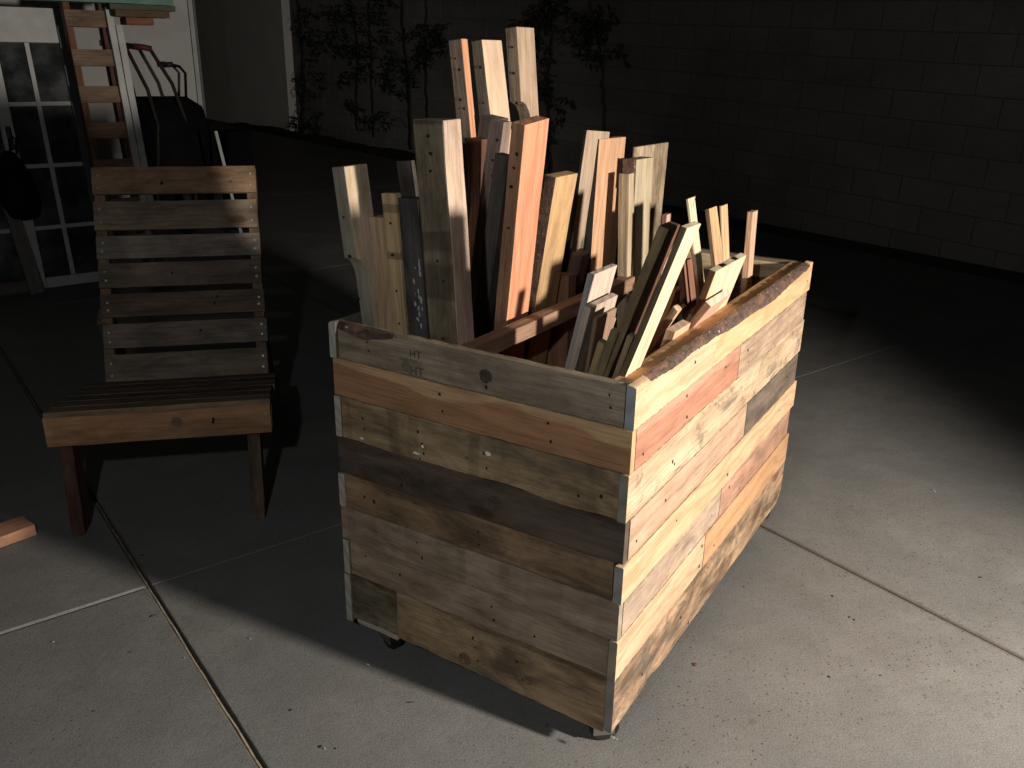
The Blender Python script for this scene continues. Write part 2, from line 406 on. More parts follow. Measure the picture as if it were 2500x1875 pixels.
# ------------------------------------------------------------------ ground
CONC = concrete_mat()
bm = bmesh.new()
bm_box(bm, -60, 60, -20, 90, -0.5, -0.013)
gr = struct(from_bm("ground", bm, plain("joint_fill_and_dirt", (0.06, 0.052, 0.042), 0.95, var=0.3, scale=30, bmp=0.003)))
B_J = [-7.0, -4.4, -1.9, 0.44, 2.06, 4.41, 6.02]
A_J = [-6.0, -3.2, -0.9, 2.173, 5.3, 8.4, 11.5, 14.6, 18.0, 24.0]
GW = {0.44: 0.011, 2.06: 0.0035}
def joint_half(v, left_of_a=False):
    return GW.get(v, 0.003) / 2
rs = random.Random(3)
for ia in range(len(A_J) - 1):
    for ib in range(len(B_J) - 1):
        a0, a1, b0, b1 = A_J[ia], A_J[ia + 1], B_J[ib], B_J[ib + 1]
        wide = b1 <= 0.45
        ga = 0.0035 if wide else 0.0015
        A0, A1 = a0 + ga, a1 - ga
        B0, B1 = b0 + joint_half(b0), b1 - joint_half(b1)
        near = ia in (2, 3) and ib in (2, 3, 4)
        n = 60 if near else 8
        bm = bmesh.new(); j = 0.0011 if near else 0.0
        def edge(p, q, nn):
            return [Vector(p).lerp(Vector(q), k / nn) for k in range(nn)]
        loop = edge((A0, B0, 0), (A1, B0, 0), n) + edge((A1, B0, 0), (A1, B1, 0), n) + edge((A1, B1, 0), (A0, B1, 0), n) + edge((A0, B1, 0), (A0, B0, 0), n)
        cx, cy = (A0 + A1) / 2, (B0 + B1) / 2
        top, mid, low = [], [], []
        for p in loop:
            jx = rs.uniform(-j, j) + (rs.uniform(0, 0.003) if near and rs.random() < 0.07 else 0); jy = rs.uniform(-j, j)
            sx = -1 if p.x > cx else 1; sy = -1 if p.y > cy else 1
            q = Vector((p.x, p.y, 0))
            rr = 0.005 if wide else 0.0022
            ex = min(abs(p.x - A0), abs(p.x - A1)) < 1e-6; ey = min(abs(p.y - B0), abs(p.y - B1)) < 1e-6
            ox = sx * (rr + abs(jx)) if ex else 0; oy = sy * (rr + abs(jx)) if ey else 0
            top.append(bm.verts.new((q.x + ox, q.y + oy, 0)))
            mid.append(bm.verts.new((q.x + (sx * abs(jx) if ex else 0), q.y + (sy * abs(jx) if ey else 0), -rr * 0.9)))
            low.append(bm.verts.new((q.x + (sx * abs(jx) if ex else 0), q.y + (sy * abs(jx) if ey else 0), -0.012)))
        N = len(top)
        bm.faces.new(top)
        for k in range(N):
            bm.faces.new((top[k], mid[k], mid[(k + 1) % N], top[(k + 1) % N]))
            bm.faces.new((mid[k], low[k], low[(k + 1) % N], mid[(k + 1) % N]))
        bmesh.ops.recalc_face_normals(bm, faces=bm.faces[:])
        M = frame(DA, DB * -1, Vector((0, 0, 1)), (0, 0, rs.uniform(-0.0004, 0.0004)))
        for v in bm.verts: v.co.y = -v.co.y
        bmesh.ops.reverse_faces(bm, faces=bm.faces[:]) if False else None
        bmesh.ops.recalc_face_normals(bm, faces=bm.faces[:])
        o = from_bm("concrete_slab", bm, CONC, gr)
        o.matrix_world = M
        o["kind"] = "structure"
# fibre strip in the wide joint
bm = bmesh.new()
rs2 = random.Random(9)
pts = []
for k in range(121):
    a = -0.9 + k * 6.2 / 120
    pts.append((a, rs2.uniform(-0.0012, 0.0012)))
vs = [[bm.verts.new(W(a, 0.4385 + dx + dj, z)) for dx, z in ((-0.003, -0.012), (-0.0028, -0.004 + abs(dj)), (0.0016, -0.005), (0.0018, -0.012))] for a, dj in pts]
for i in range(len(vs) - 1):
    for k in range(3): bm.faces.new((vs[i][k], vs[i][k + 1], vs[i + 1][k + 1], vs[i + 1][k]))
bmesh.ops.recalc_face_normals(bm, faces=bm.faces[:])
o = from_bm("joint_strip", bm, plain("joint_fibre", (0.24, 0.20, 0.14), 0.9, var=0.4, scale=50, bmp=0.002), gr)

# ------------------------------------------------------------------ block wall
BW = 6.435
WA0, WA1 = 1.2, 14.62
up = Vector((0, 0, 1))
wd = Vector((DA.x, DA.y, 0.032)).normalized()       # courses climb a little away from the house
wu = DB.cross(wd).normalized()
if wu.z < 0: wu = -wu
wall_o = W(2.594, BW, 0.0)
Mw = frame(wd, -wd.cross(wu) * -1 if False else wu.cross(wd), wu, wall_o)
wall = empty("block_wall", "long grey concrete block wall standing across the back of the yard, behind the wood cart", "wall", mat=Mw)
BLK = block_mat()
# local: x along the wall, y out of / into it, z up
ysign = 1 if (Mw.to_3x3() @ Vector((0, 1, 0))).dot(DB) > 0 else -1    # +1: local y points away from the yard
bm = bmesh.new(); bm_box(bm, -1.6, 12.2, 0.006 if ysign > 0 else -0.15, 0.15 if ysign > 0 else -0.006, -1.1, 2.6)
from_bm("mortar_core", bm, plain("mortar", (0.15, 0.15, 0.14), 0.95, var=0.2, scale=40, bmp=0.003), wall)
BHh, BLn = 0.203, 0.406
bm = bmesh.new(); bm_box(bm, 0.004, BLn - 0.004, -0.006, 0.002, 0.004, BHh - 0.004, bevel=0.002)
bme = bpy.data.meshes.new("block"); bm.to_mesh(bme); bm.free(); bme.materials.append(BLK)
rb = random.Random(5); cnt = 0; rest = bmesh.new()
blocks = []
for cidx in range(-4, 12):
    for k in range(-4, 30):
        x = k * BLn + (BLn / 2 if cidx % 2 else 0); z = cidx * BHh + 0.10
        if x < -1.6 or x + BLn > 12.15: continue
        if z + 0.032 * x < -0.2 - 0.0 and z < -0.35: continue
        blocks.append((x, z))
def seen_size(b):
    x, z = b; Pw = Mw @ Vector((x, 0, z)); return (Pw - cam.location).length
vis = sorted([b for b in blocks if seen_size(b) < 100], key=seen_size)
vis = [b for b in vis if (Mw @ Vector((b[0], 0, b[1] + BHh))).z > 0.0]
for i, (x, z) in enumerate(vis):
    yo = rb.uniform(-0.0015, 0.0015)
    if i < 290:
        o = bpy.data.objects.new("block", bme); COL.objects.link(o); o.parent = wall
        o.location = (x, yo, z)
    else:
        bm_box(rest, x + 0.004, x + BLn - 0.004, -0.006 + yo, 0.002 + yo, z + 0.004, z + BHh - 0.004)
stuff(from_bm("block", rest, BLK, wall))

# smooth neighbour wall that carries on beyond the block wall
STUC = plain("smooth_grey_stucco", (0.70, 0.70, 0.67), 0.85, var=0.1, scale=1.5, bmp=0.003)
bm = bmesh.new(); bm_box(bm, 14.66, 30, -6.50, -6.30, -0.2, 3.0)
sw_ = from_bm("stucco_wall", bm, STUC); sw_.matrix_world = frame(DA, DB * -1, up, (0, 0, 0))
tag(sw_, "smooth grey stucco wall at the far left end of the block wall", "wall")

# planting bed at the foot of the wall
bm = bmesh.new(); rr_ = random.Random(4); rows = []
for i in range(90):
    a = 8.3 + i * 0.094; w = 0.42 * min(1, (i + 4) / 20)
    rows.append([bm.verts.new(W(a, 6.43 - w * t, 0.01 + 0.06 * max(0.0, math.sin(min(1, t * 1.02) * 3.1415)) ** 0.7 * (0.7 + 0.3 * math.sin(a * 3)) + rr_.uniform(-0.012, 0.02))) for t in (0, 0.2, 0.4, 0.6, 0.8, 0.93, 1.0)])
for i in range(89):
    for k in range(6): bm.faces.new((rows[i][k], rows[i][k + 1], rows[i + 1][k + 1], rows[i + 1][k]))
bmesh.ops.recalc_face_normals(bm, faces=bm.faces[:])
for f in bm.faces: f.smooth = True
SOIL = plain("dark_mulch", (0.022, 0.017, 0.012), 0.95, var=0.5, scale=25, bmp=0.02, bscale=40)
struct(from_bm("planting_bed", bm, SOIL))

# ------------------------------------------------------------------ climbing vines on the block wall
LEAF = plain("dark_vine_leaf", (0.020, 0.028, 0.012), 0.55, var=0.35, scale=12)
STEM = plain("brown_vine_stem", (0.05, 0.036, 0.022), 0.9, var=0.3, scale=20)
def leaf(bm, p, s, rnd, mi=0):
    d = Vector((rnd.uniform(-1, 1), rnd.uniform(-0.5, 0.5), rnd.uniform(-1.3, 0.3))).normalized()
    nrm = Vector((rnd.uniform(-0.6, 0.6), rnd.uniform(-0.6, 0.6), rnd.uniform(-0.2, 0.9))) - DB * 1.0
    side = d.cross(nrm).normalized(); nn = side.cross(d).normalized()
    q = [p, p + d * s * 0.35 + side * s * 0.24 + nn * s * 0.05, p + d * s * 0.75 + side * s * 0.16, p + d * s, p + d * s * 0.75 - side * s * 0.16, p + d * s * 0.35 - side * s * 0.24 + nn * s * 0.05]
    v = [bm.verts.new(x) for x in q]; m = bm.verts.new(p + d * s * 0.5 - nn * s * 0.06)
    for k in range(6): bm.faces.new((v[k], v[(k + 1) % 6], m)).material_index = mi
def vine(stem, clusters, label, seed, r=0.012):
    rnd = random.Random(seed)
    (a0, z0), (a1, z1) = stem[0], stem[-1]
    e = empty("climbing_vine", label, "vine", W(a0, 6.41, 0.05), group="vines climbing the block wall")
    inv = Matrix.Translation(-W(a0, 6.41, 0.05))
    bm = bmesh.new(); pts = []
    for i in range(len(stem) - 1):
        for k in range(8):
            t = k / 8; a = stem[i][0] * (1 - t) + stem[i + 1][0] * t; z = stem[i][1] * (1 - t) + stem[i + 1][1] * t
            pts.append(W(a + rnd.uniform(-0.012, 0.012), 6.395 + rnd.uniform(-0.01, 0.01), z))
    pts.append(W(a1, 6.395, z1))
    bm_tube(bm, [inv @ q for q in pts], [r * (1 - 0.5 * i / len(pts)) for i in range(len(pts))], 6)
    for (a, z, rad, nl) in clusters:      # side shoots to each cluster
        base = min(pts, key=lambda q: (q - W(a, 6.39, z - 0.12)).length)
        if (base - W(a, 6.39, z)).length > 0.06:
            m = base.lerp(W(a, 6.34, z), 0.55) + Vector((0, 0, 0.07))
            bm_tube(bm, [inv @ base, inv @ m, inv @ W(a, 6.35, z)], [0.004, 0.003, 0.002], 5)
    from_bm("stem", bm, STEM, e)
    bm = bmesh.new()
    for (a, z, rad, nl) in clusters:
        nsp = max(3, nl // 9)
        for s_ in range(nsp):            # compound leaves: a hanging rachis with paired leaflets
            th_ = rnd.uniform(0, 6.28); rr = rad * math.sqrt(rnd.random())
            c = W(a + rr * math.cos(th_), 6.36 - rnd.uniform(0, 0.14), z + rr * math.sin(th_))
            dr = Vector((rnd.uniform(-0.7, 0.7), rnd.uniform(-0.4, 0.2), rnd.uniform(-1.2, -0.1))).normalized()
            for k in range(9):
                leaf(bm, inv @ (c + dr * 0.022 * k), rnd.uniform(0.05, 0.085), rnd)
    stuff(from_bm("foliage", bm, LEAF, e))
    return e
VINES = [
  ([(14.4, 0.03), (14.15, 0.86), (14.16, 1.74), (14.28, 2.46)], [(13.76, 1.85, 0.32, 90), (13.53, 1.43, 0.28, 80), (14.14, 0.93, 0.22, 60), (13.8, 0.62, 0.2, 50), (14.01, 0.22, 0.18, 60), (13.53, 0.32, 0.16, 40), (14.4, 0.33, 0.15, 40), (13.31, 0.89, 0.17, 30)], "densest vine in the far left corner of the block wall", 2, 0.02),
  ([(12.36, 0.23), (12.35, 0.63), (12.24, 1.21), (12.28, 1.77), (12.46, 2.31)], [(12.65, 1.72, 0.3, 110), (12.29, 1.46, 0.18, 60), (12.2, 1.04, 0.09, 18), (12.31, 0.63, 0.12, 45), (12.34, 1.93, 0.2, 50), (11.86, 1.44, 0.13, 30)], "vine with a heavy cluster, second from the left on the block wall", 332, 0.013),
  ([(11.85, 0.17), (11.84, 0.66), (11.83, 1.22), (11.83, 1.71), (11.85, 2.23)], [(11.8, 1.13, 0.15, 50), (11.95, 1.79, 0.13, 26), (11.78, 0.46, 0.08, 12), (11.74, 1.44, 0.09, 20)], "vine on a straight stem left of the cart boards", 644, 0.01),
  ([(10.78, 0.09), (10.78, 0.71), (10.82, 1.03), (10.88, 1.44), (10.95, 2.14)], [(11.35, 1.93, 0.23, 80), (11.31, 1.62, 0.12, 26), (11.2, 1.12, 0.12, 30), (11.21, 0.99, 0.1, 24), (11.2, 0.5, 0.12, 28), (10.79, 1.23, 0.13, 30), (11.05, 1.31, 0.08, 16), (10.67, 0.9, 0.07, 14), (10.48, 1.09, 0.08, 18)], "thickest stemmed vine just left of the rough post", 888, 0.02),
  ([(10.34, 0.31), (10.35, 0.73), (10.35, 1.24), (10.35, 1.69), (10.29, 2.16)], [(10.36, 1.56, 0.17, 60), (10.01, 1.61, 0.16, 60), (9.8, 1.68, 0.13, 40), (10.16, 1.42, 0.1, 30), (10.25, 1.29, 0.08, 20), (9.78, 1.44, 0.08, 20)], "vine behind the three tallest boards", 1255, 0.01),
  ([(7.68, -0.25), (7.75, 0.29), (7.82, 1.07), (7.78, 1.57), (7.84, 2.05)], [(7.99, 1.72, 0.19, 80), (7.65, 1.81, 0.19, 80), (7.84, 1.45, 0.15, 60), (7.79, 1.11, 0.12, 45), (7.5, 0.89, 0.08, 26), (7.73, 0.65, 0.1, 34), (7.75, 0.34, 0.11, 34), (7.63, 0.04, 0.09, 26), (7.93, 1.78, 0.14, 40)], "vine right of the tallest boards, seen against the dark wall", 1536, 0.016),
  ([(6.84, 0.21), (6.87, 0.7), (6.98, 1.3), (7.1, 1.64), (7.28, 2.03)], [(7.14, 1.55, 0.16, 90), (6.93, 1.77, 0.16, 60), (7.32, 1.69, 0.12, 40), (6.68, 1.41, 0.07, 24), (6.86, 1.64, 0.09, 30), (6.99, 1.45, 0.07, 20)], "rightmost vine on the block wall, mostly one dark clump", 1906, 0.01),
]
for args in VINES: vine(*args)

# ------------------------------------------------------------------ white house corner at the back left
WHITE = plain("white_painted_wall", (0.42, 0.42, 0.41), 0.7, var=0.05, scale=2.0, bmp=0.0015, bscale=260)
TRIM = plain("grey_corner_trim", (0.36, 0.38, 0.37), 0.6, var=0.1)
Mh = frame(DA, DB * -1, up, (0, 0, 0))
hs = empty("white_house", "corner of a white painted house wall at the back left, tools leaning on it", "house", mat=Mh)
bm = bmesh.new(); bm_box(bm, 7.5, 12.5, -2.44, 7.0, -0.05, 3.4); from_bm("wall", bm, WHITE, hs)
bm = bmesh.new(); bm_box(bm, 7.485, 7.56, -2.478, -2.443, -0.02, 3.4, bevel=0.004); from_bm("corner_trim", bm, TRIM, hs)
bm = bmesh.new(); bm_box(bm, 7.49, 7.56, -2.50, -2.482, -0.02, 3.4, bevel=0.003); from_bm("corner_trim", bm, plain("dark_flashing", (0.09, 0.10, 0.10), 0.5), hs)

# ------------------------------------------------------------------ leaning french door, and what leans beside it
def lean(a_bot, a_top, ztop):
    """frame of a leaning plane: X to the right (b), Z up the plane, Y away"""
    d = (DA * (a_top - a_bot) + up * ztop).normalized()
    Y = d.cross(DB) ; Y = Y if Y.dot(DA) > 0 else -Y
    return DB, Y, d
LX, LY, LZ = lean(5.718, 5.987, 1.37)
if LX.cross(LY).dot(LZ) < 0: LY = -LY
ysg = 1 if LY.dot(DA) > 0 else -1
def on_lean(b, s, a0=5.718, off=0.0): return frame(LX, LY, LZ, W(a0, b, 0) + LZ * s + DA * off)
PW = plain("chipped_white_paint", (0.40, 0.41, 0.40), 0.55, var=0.12, scale=14, bmp=0.001)
DG = plain("dark_stile", (0.045, 0.05, 0.055), 0.5, var=0.3)
gm, gnt, gb = new_mat("dusty_dark_glass")
gb.inputs["Base Color"].default_value = (0.012, 0.016, 0.016, 1); gb.inputs["Roughness"].default_value = 0.18
gtc = gnt.nodes.new("ShaderNodeTexCoord")
lk(gnt, ramp(gnt, noise(gnt, gtc.outputs["Object"], 6, 4), [(0.3, 0.12), (0.7, 0.4)]), gb.inputs["Roughness"])
door = empty("french_door", "old white french door with dark glass panes leaning at the left edge", "door", mat=on_lean(0.78, 0.0))
def dbox(name, x0, x1, z0, z1, y0, y1, mat, par=door, bev=0.002):
    bm = bmesh.new(); ya, yb = (y0, y1) if ysg > 0 else (-y1, -y0)
    bm_box(bm, x0, x1, ya, yb, z0, z1, bevel=bev); return from_bm(name, bm, mat, par)
dbox("stile", 0.0, 0.065, 0.0, 1.585, -0.02, 0.02, PW)
dbox("stile", 0.395, 0.46, 0.0, 1.585, -0.02, 0.02, DG)
dbox("top_rail", 0.067, 0.393, 1.395, 1.585, -0.018, 0.018, PW)
dbox("bottom_rail", 0.067, 0.393, 0.0, 0.06, -0.018, 0.018, PW)
dbox("stile", -0.40, -0.335, 0.0, 1.585, -0.02, 0.02, PW)
dbox("top_rail", -0.333, -0.002, 1.395, 1.585, -0.018, 0.018, PW)
for s in (0.35, 0.705, 1.055): dbox("muntin", 0.067, 0.393, s - 0.012, s + 0.012, -0.014, 0.014, PW)
for s in (0.35, 0.705, 1.055): dbox("muntin", -0.333, -0.002, s - 0.012, s + 0.012, -0.014, 0.014, PW)
dbox("muntin", 0.209, 0.233, 0.062, 1.393, -0.0165, 0.0165, PW)
for xa, xb in ((0.067, 0.393), (-0.333, -0.002)):
    for za, zb in ((0.062, 0.336), (0.364, 0.691), (0.719, 1.041), (1.069, 1.393)):
        dbox("pane", xa, xb, za, zb, -0.003, 0.003, gm, bev=0)
dbox("handle", 0.02, 0.045, 0.80, 0.93, -0.05, -0.022, plain("black_iron", (0.015, 0.015, 0.016), 0.5), bev=0.006)

bg_ = empty("black_bag", "black bag hanging from the handle of the french door at the left edge", "bag", mat=on_lean(0.80, 0.62, 5.62))
bm = bmesh.new(); rings = []
for i, (z, rx, ry) in enumerate(((-0.20, 0.02, 0.01), (-0.18, 0.07, 0.035), (-0.10, 0.095, 0.05), (0.0, 0.09, 0.05), (0.10, 0.07, 0.04), (0.17, 0.04, 0.02), (0.19, 0.015, 0.01))):
    rings.append([bm.verts.new(((rx * math.cos(k * 0.5236)) * (1 + 0.08 * math.sin(3 * k + i)) - 0.02 * i * 0.2, ry * math.sin(k * 0.5236), z)) for k in range(12)])
for i in range(6):
    for k in range(12): bm.faces.new((rings[i][k], rings[i][(k + 1) % 12], rings[i + 1][(k + 1) % 12], rings[i + 1][k])).smooth = True
bm.faces.new(rings[0]); bm.faces.new(rings[-1][::-1]); bmesh.ops.recalc_face_normals(bm, faces=bm.faces[:])
BAGM = plain("black_nylon", (0.008, 0.008, 0.010), 0.8, spec=0.1, bmp=0.002)
from_bm("body", bm, BAGM, bg_)
bm = bmesh.new(); bm_tube(bm, [(-0.01, 0, 0.18), (0.0, 0, 0.25), (0.015, 0, 0.27), (0.03, 0, 0.25), (0.02, 0, 0.17)], 0.005); from_bm("strap", bm, BAGM, bg_)

# pallet-wood ladder frame
lad = empty("slatted_ladder", "tall narrow frame of pallet slats leaning between the french door and the white post", "frame", mat=on_lean(1.20, 0.0, 5.55))
def lbox(name, x0, x1, z0, z1, y0, y1, mat, par=lad, nx=8):
    bm = bmesh.new(); ya, yb = (y0, y1) if ysg > 0 else (-y1, -y0)
    bm_box(bm, x0, x1, ya, yb, z0, z1, bevel=0.001); return from_bm(name, bm, mat, par)
def xboard(name, x0, x1, z0, z1, y0, y1, mat, par):  # long axis across
    return lbox(name, x0, x1, z0, z1, y0, y1, mat, par)
def zboard(name, x0, x1, z0, z1, y0, y1, mat, par):  # long axis up: rotate so the grain runs up
    bm = bmesh.new(); ya, yb = (y0, y1) if ysg > 0 else (-y1, -y0)
    bm_box(bm, 0, z1 - z0, ya, yb, -(x1 - x0), 0, bevel=0.0012, nx=6, jit=0.0006)
    M = frame((0, 0, 1), (0, 1, 0), (-1, 0, 0), (x0, 0, z0))
    return from_bm(name, bm, mat, par, M)
ORW = wood((0.19, 0.10, 0.055), stain=0.5); RDW = wood((0.10, 0.05, 0.035), stain=0.6)
zboard("stile", 0.0, 0.036, 0.0, 1.66, 0.0, 0.085, ORW, lad)
zboard("stile", 0.19, 0.226, 0.0, 1.66, 0.0, 0.085, RDW, lad)
SLW = [wood((0.22, 0.155, 0.11), stain=0.5, knots=0.8) for _ in range(3)]
for k, s in enumerate((1.485, 1.27, 1.065, 0.86, 0.65, 0.42, 0.2)):
    xboard("slat", -0.004, 0.235, s, s + 0.092, -0.018, -0.001, SLW[k % 3], lad)

# white post
pst = empty("white_post", "peeling white wooden post leaning to the left beside the pallet frame", "post", mat=on_lean(1.415, 0.0, 5.52))
M = frame((0, 0, 1), (0, 1, 0), (-1, 0, 0), (0, 0, 0))
bm = bmesh.new(); bm_box(bm, 0, 1.60, -0.02, 0.02, -0.036, 0, bevel=0.002, nx=14, jit=0.0015); from_bm("board", bm, PW, pst, M)
bm = bmesh.new(); bm_box(bm, 0, 1.50, -0.026, 0.02, -0.076, -0.039, bevel=0.002, nx=14, jit=0.0015); from_bm("board", bm, PW, pst, M)

# lumber stacked on top
TEAL = plain("faded_teal_paint", (0.10, 0.20, 0.17), 0.7, var=0.25, scale=9, bmp=0.001)
Ms = frame(DB, DA, up, (0, 0, 0)) if DB.cross(DA).dot(up) > 0 else frame(DB, DA * -1, up, (0, 0, 0))
sg = 1 if DB.cross(DA).dot(up) > 0 else -1
def stack_board(a0, a1, b0, b1, z0, z1, mat, label, name="stacked_board", chamf=0.0):
    o0 = W(a0, b0, z0)
    X, Y = DB, (DA if sg > 0 else -DA)
    bm = bmesh.new(); d = a1 - a0
    bm_box(bm, 0, b1 - b0, 0 if sg > 0 else -d, d if sg > 0 else 0, 0, z1 - z0, bevel=0.002, nx=10, jit=0.001)
    o = from_bm(name, bm, mat); o.matrix_world = frame(X, Y, up, o0)
    return tag(o, label, "board", "lumber stacked above the french door")
stack_board(5.72, 5.86, 1.50, 1.655, 1.478, 1.518, wood((0.22, 0.10, 0.06)), "short red-brown board end at the bottom of the stack above the white post")
stack_board(5.70, 5.84, 1.44, 1.745, 1.520, 1.556, wood((0.13, 0.085, 0.05)), "dark brown board under the teal one in the stack at the top left", )
stack_board(5.70, 5.86, 0.98, 1.775, 1.590, 1.626, TEAL, "faded teal painted board on the stack at the top left")
stack_board(5.72, 5.86, 1.42, 1.79, 1.5575, 1.5885, wood((0.10, 0.12, 0.09), grey=0.6), "grey-green board sandwiched in the stack at the top left")
stack_board(5.74, 5.95, 0.2, 1.74, 1.628, 1.662, wood((0.16, 0.17, 0.12), grey=0.5), "long grey-green board on top of the stack at the top left")

# pale board leaning at the very left, in front of the door
lb = wood((0.20, 0.20, 0.195), grey=0.3, stain=0.3)
bm = bmesh.new(); bm_box(bm, 0, 0.53, 0, 0.03, -0.075, 0, bevel=0.002, nx=5, jit=0.0008)
o = from_bm("leaning_board", bm, lb); Xd = (W(5.80, 0.70, 0.50) - W(5.60, 0.735, 0.0)).normalized(); Zd = -DB - Xd * (-DB).dot(Xd); Zd.normalize(); Yd = Zd.cross(Xd)
o.matrix_world = frame(Xd, Yd, Zd, W(5.60, 0.74, 0.0))
tag(o, "short grey board leaning at the bottom left corner of the french door", "board")

# ------------------------------------------------------------------ wheelbarrow upended against the house, garden tool, bin
DKM = plain("dark_barrow_steel", (0.006, 0.007, 0.008), 0.9, 0.0, var=0.3, scale=6, spec=0.03)
GRIP = plain("black_rubber_grip", (0.015, 0.013, 0.013), 0.6); REDG = plain("dark_red_grip", (0.10, 0.022, 0.02), 0.6)
HW = wood((0.03, 0.022, 0.016), stain=0.6)
wb = empty("wheelbarrow", "dark wheelbarrow stood on end against the white wall, its grips up", "wheelbarrow", W(7.1, 2.1, 0))
iv = Matrix.Translation(-W(7.1, 2.1, 0))
bm = bmesh.new(); rings = []
for i, (z, hw, dep) in enumerate(((0.12, 0.16, 0.10), (0.2, 0.24, 0.20), (0.45, 0.29, 0.30), (0.75, 0.30, 0.30), (0.93, 0.26, 0.22), (1.0, 0.16, 0.10))):
    ring = []
    for k in range(9):
        t = k / 8 * math.pi
        ring.append(bm.verts.new(iv @ W(7.30 - dep * max(0.0, math.sin(t)) ** 0.7, 2.13 - hw * math.cos(t), z)))
    rings.append(ring)
for i in range(len(rings) - 1):
    for k in range(8): bm.faces.new((rings[i][k], rings[i][k + 1], rings[i + 1][k + 1], rings[i + 1][k])).smooth = True
bm.faces.new(rings[0]); bm.faces.new(rings[-1][::-1])
bmesh.ops.recalc_face_normals(bm, faces=bm.faces[:])
tr = from_bm("tray", bm, DKM, wb); md = tr.modifiers.new("edge", 'SOLIDIFY'); md.thickness = 0.004
bm = bmesh.new(); bm_tube(bm, [iv @ q for q in (W(7.05, 1.90, 0.2), W(7.05, 1.98, 0.8), W(7.10, 1.95, 1.06), W(7.2, 1.86, 1.355))], 0.014); from_bm("handle", bm, HW, wb)
bm = bmesh.new(); bm_tube(bm, [iv @ q for q in (W(7.05, 2.20, 0.2), W(7.05, 2.20, 0.8), W(7.12, 2.14, 1.1), W(7.2, 2.03, 1.345))], 0.014); from_bm("handle", bm, HW, wb)
bm = bmesh.new(); bm_tube(bm, [iv @ q for q in (W(7.2, 1.87, 1.36), W(7.2, 1.82, 1.372), W(7.2, 1.76, 1.375))], 0.022, 10); from_bm("grip", bm, GRIP, wb)
bm = bmesh.new(); bm_tube(bm, [iv @ q for q in (W(7.2, 2.04, 1.345), W(7.2, 1.98, 1.356), W(7.2, 1.92, 1.362))], 0.022, 10); from_bm("grip", bm, REDG, wb)
bm = bmesh.new(); bm_tube(bm, [iv @ W(7.0 + 0.17 * math.sin(t * 0.5236), 2.08, 0.17 + 0.17 * math.cos(t * 0.5236)) for t in range(13)], 0.035, 8); from_bm("wheel", bm, GRIP, wb)

gt = empty("garden_tool", "small garden tool with a curled dark handle leaning right of the wheelbarrow grips", "tool", W(7.2, 2.30, 0))
iv = Matrix.Translation(-W(7.2, 2.30, 0))
bm = bmesh.new(); bm_tube(bm, [iv @ q for q in (W(7.1, 2.36, 0.0), W(7.2, 2.32, 0.6), W(7.3, 2.29, 1.0), W(7.32, 2.31, 1.17), W(7.32, 2.27, 1.22), W(7.32, 2.20, 1.235))], 0.011); from_bm("shaft", bm, DKM, gt)
bm = bmesh.new(); bm_tube(bm, [iv @ q for q in (W(7.32, 2.22, 1.235), W(7.32, 2.15, 1.23))], 0.02); from_bm("grip", bm, GRIP, gt)
bm = bmesh.new(); bm_box(bm, -0.13, 0.13, -0.02, 0.02, 0.0, 0.16, bevel=0.01); from_bm("head", bm, DKM, gt, frame(DB, DA if sg > 0 else -DA, up, DB * 0.05))

BIN = plain("black_plastic_bin", (0.004, 0.005, 0.006), 0.9, var=0.2, spec=0.03)
Mb = frame(DB, DA if sg > 0 else -DA, up, W(6.8, 2.46, 0))
bn = empty("storage_bin", "tall black plastic bin standing right of the white house corner", "bin", mat=Mb)
def taper_box(w0, d0, w1, d1, z0, z1, name, mat, par, bev=0.012):
    bm = bmesh.new()
    a = [bm.verts.new((x * w0, y * d0, z0)) for x, y in ((-1, -1), (1, -1), (1, 1), (-1, 1))]
    b = [bm.verts.new((x * w1, y * d1, z1)) for x, y in ((-1, -1), (1, -1), (1, 1), (-1, 1))]
    bm.faces.new(a[::-1]); bm.faces.new(b)
    for k in range(4): bm.faces.new((a[k], a[(k + 1) % 4], b[(k + 1) % 4], b[k]))
    bmesh.ops.bevel(bm, geom=bm.edges[:], offset=bev, segments=3, affect='EDGES')
    bmesh.ops.recalc_face_normals(bm, faces=bm.faces[:])
    return from_bm(name, bm, mat, par)
taper_box(0.085, 0.12, 0.10, 0.15, 0.03, 0.72, "body", BIN, bn)
taper_box(0.108, 0.158, 0.10, 0.145, 0.721, 0.775, "lid", BIN, bn)
for sx in (-0.07, 0.07):
    bm = bmesh.new(); bm_cyl(bm, (sx - 0.015, 0.10, 0.03), (sx + 0.015, 0.10, 0.03), 0.03, n=14); from_bm("wheel", bm, GRIP, bn)
ws = PW
bm = bmesh.new(); bm_box(bm, 0, 0.80, -0.006, 0.006, -0.011, 0.011, nx=6, jit=0.001)
o = from_bm("white_stake", bm, PW); Xd = (W(6.58, 2.25, 0.79) - W(6.50, 2.345, 0.0)).normalized(); Zd = -DB - Xd * (-DB).dot(Xd); Zd.normalize()
o.matrix_world = frame(Xd, Zd.cross(Xd), Zd, W(6.50, 2.345, 0.0)); tag(o, "thin white stake leaning against the black bin", "stake")

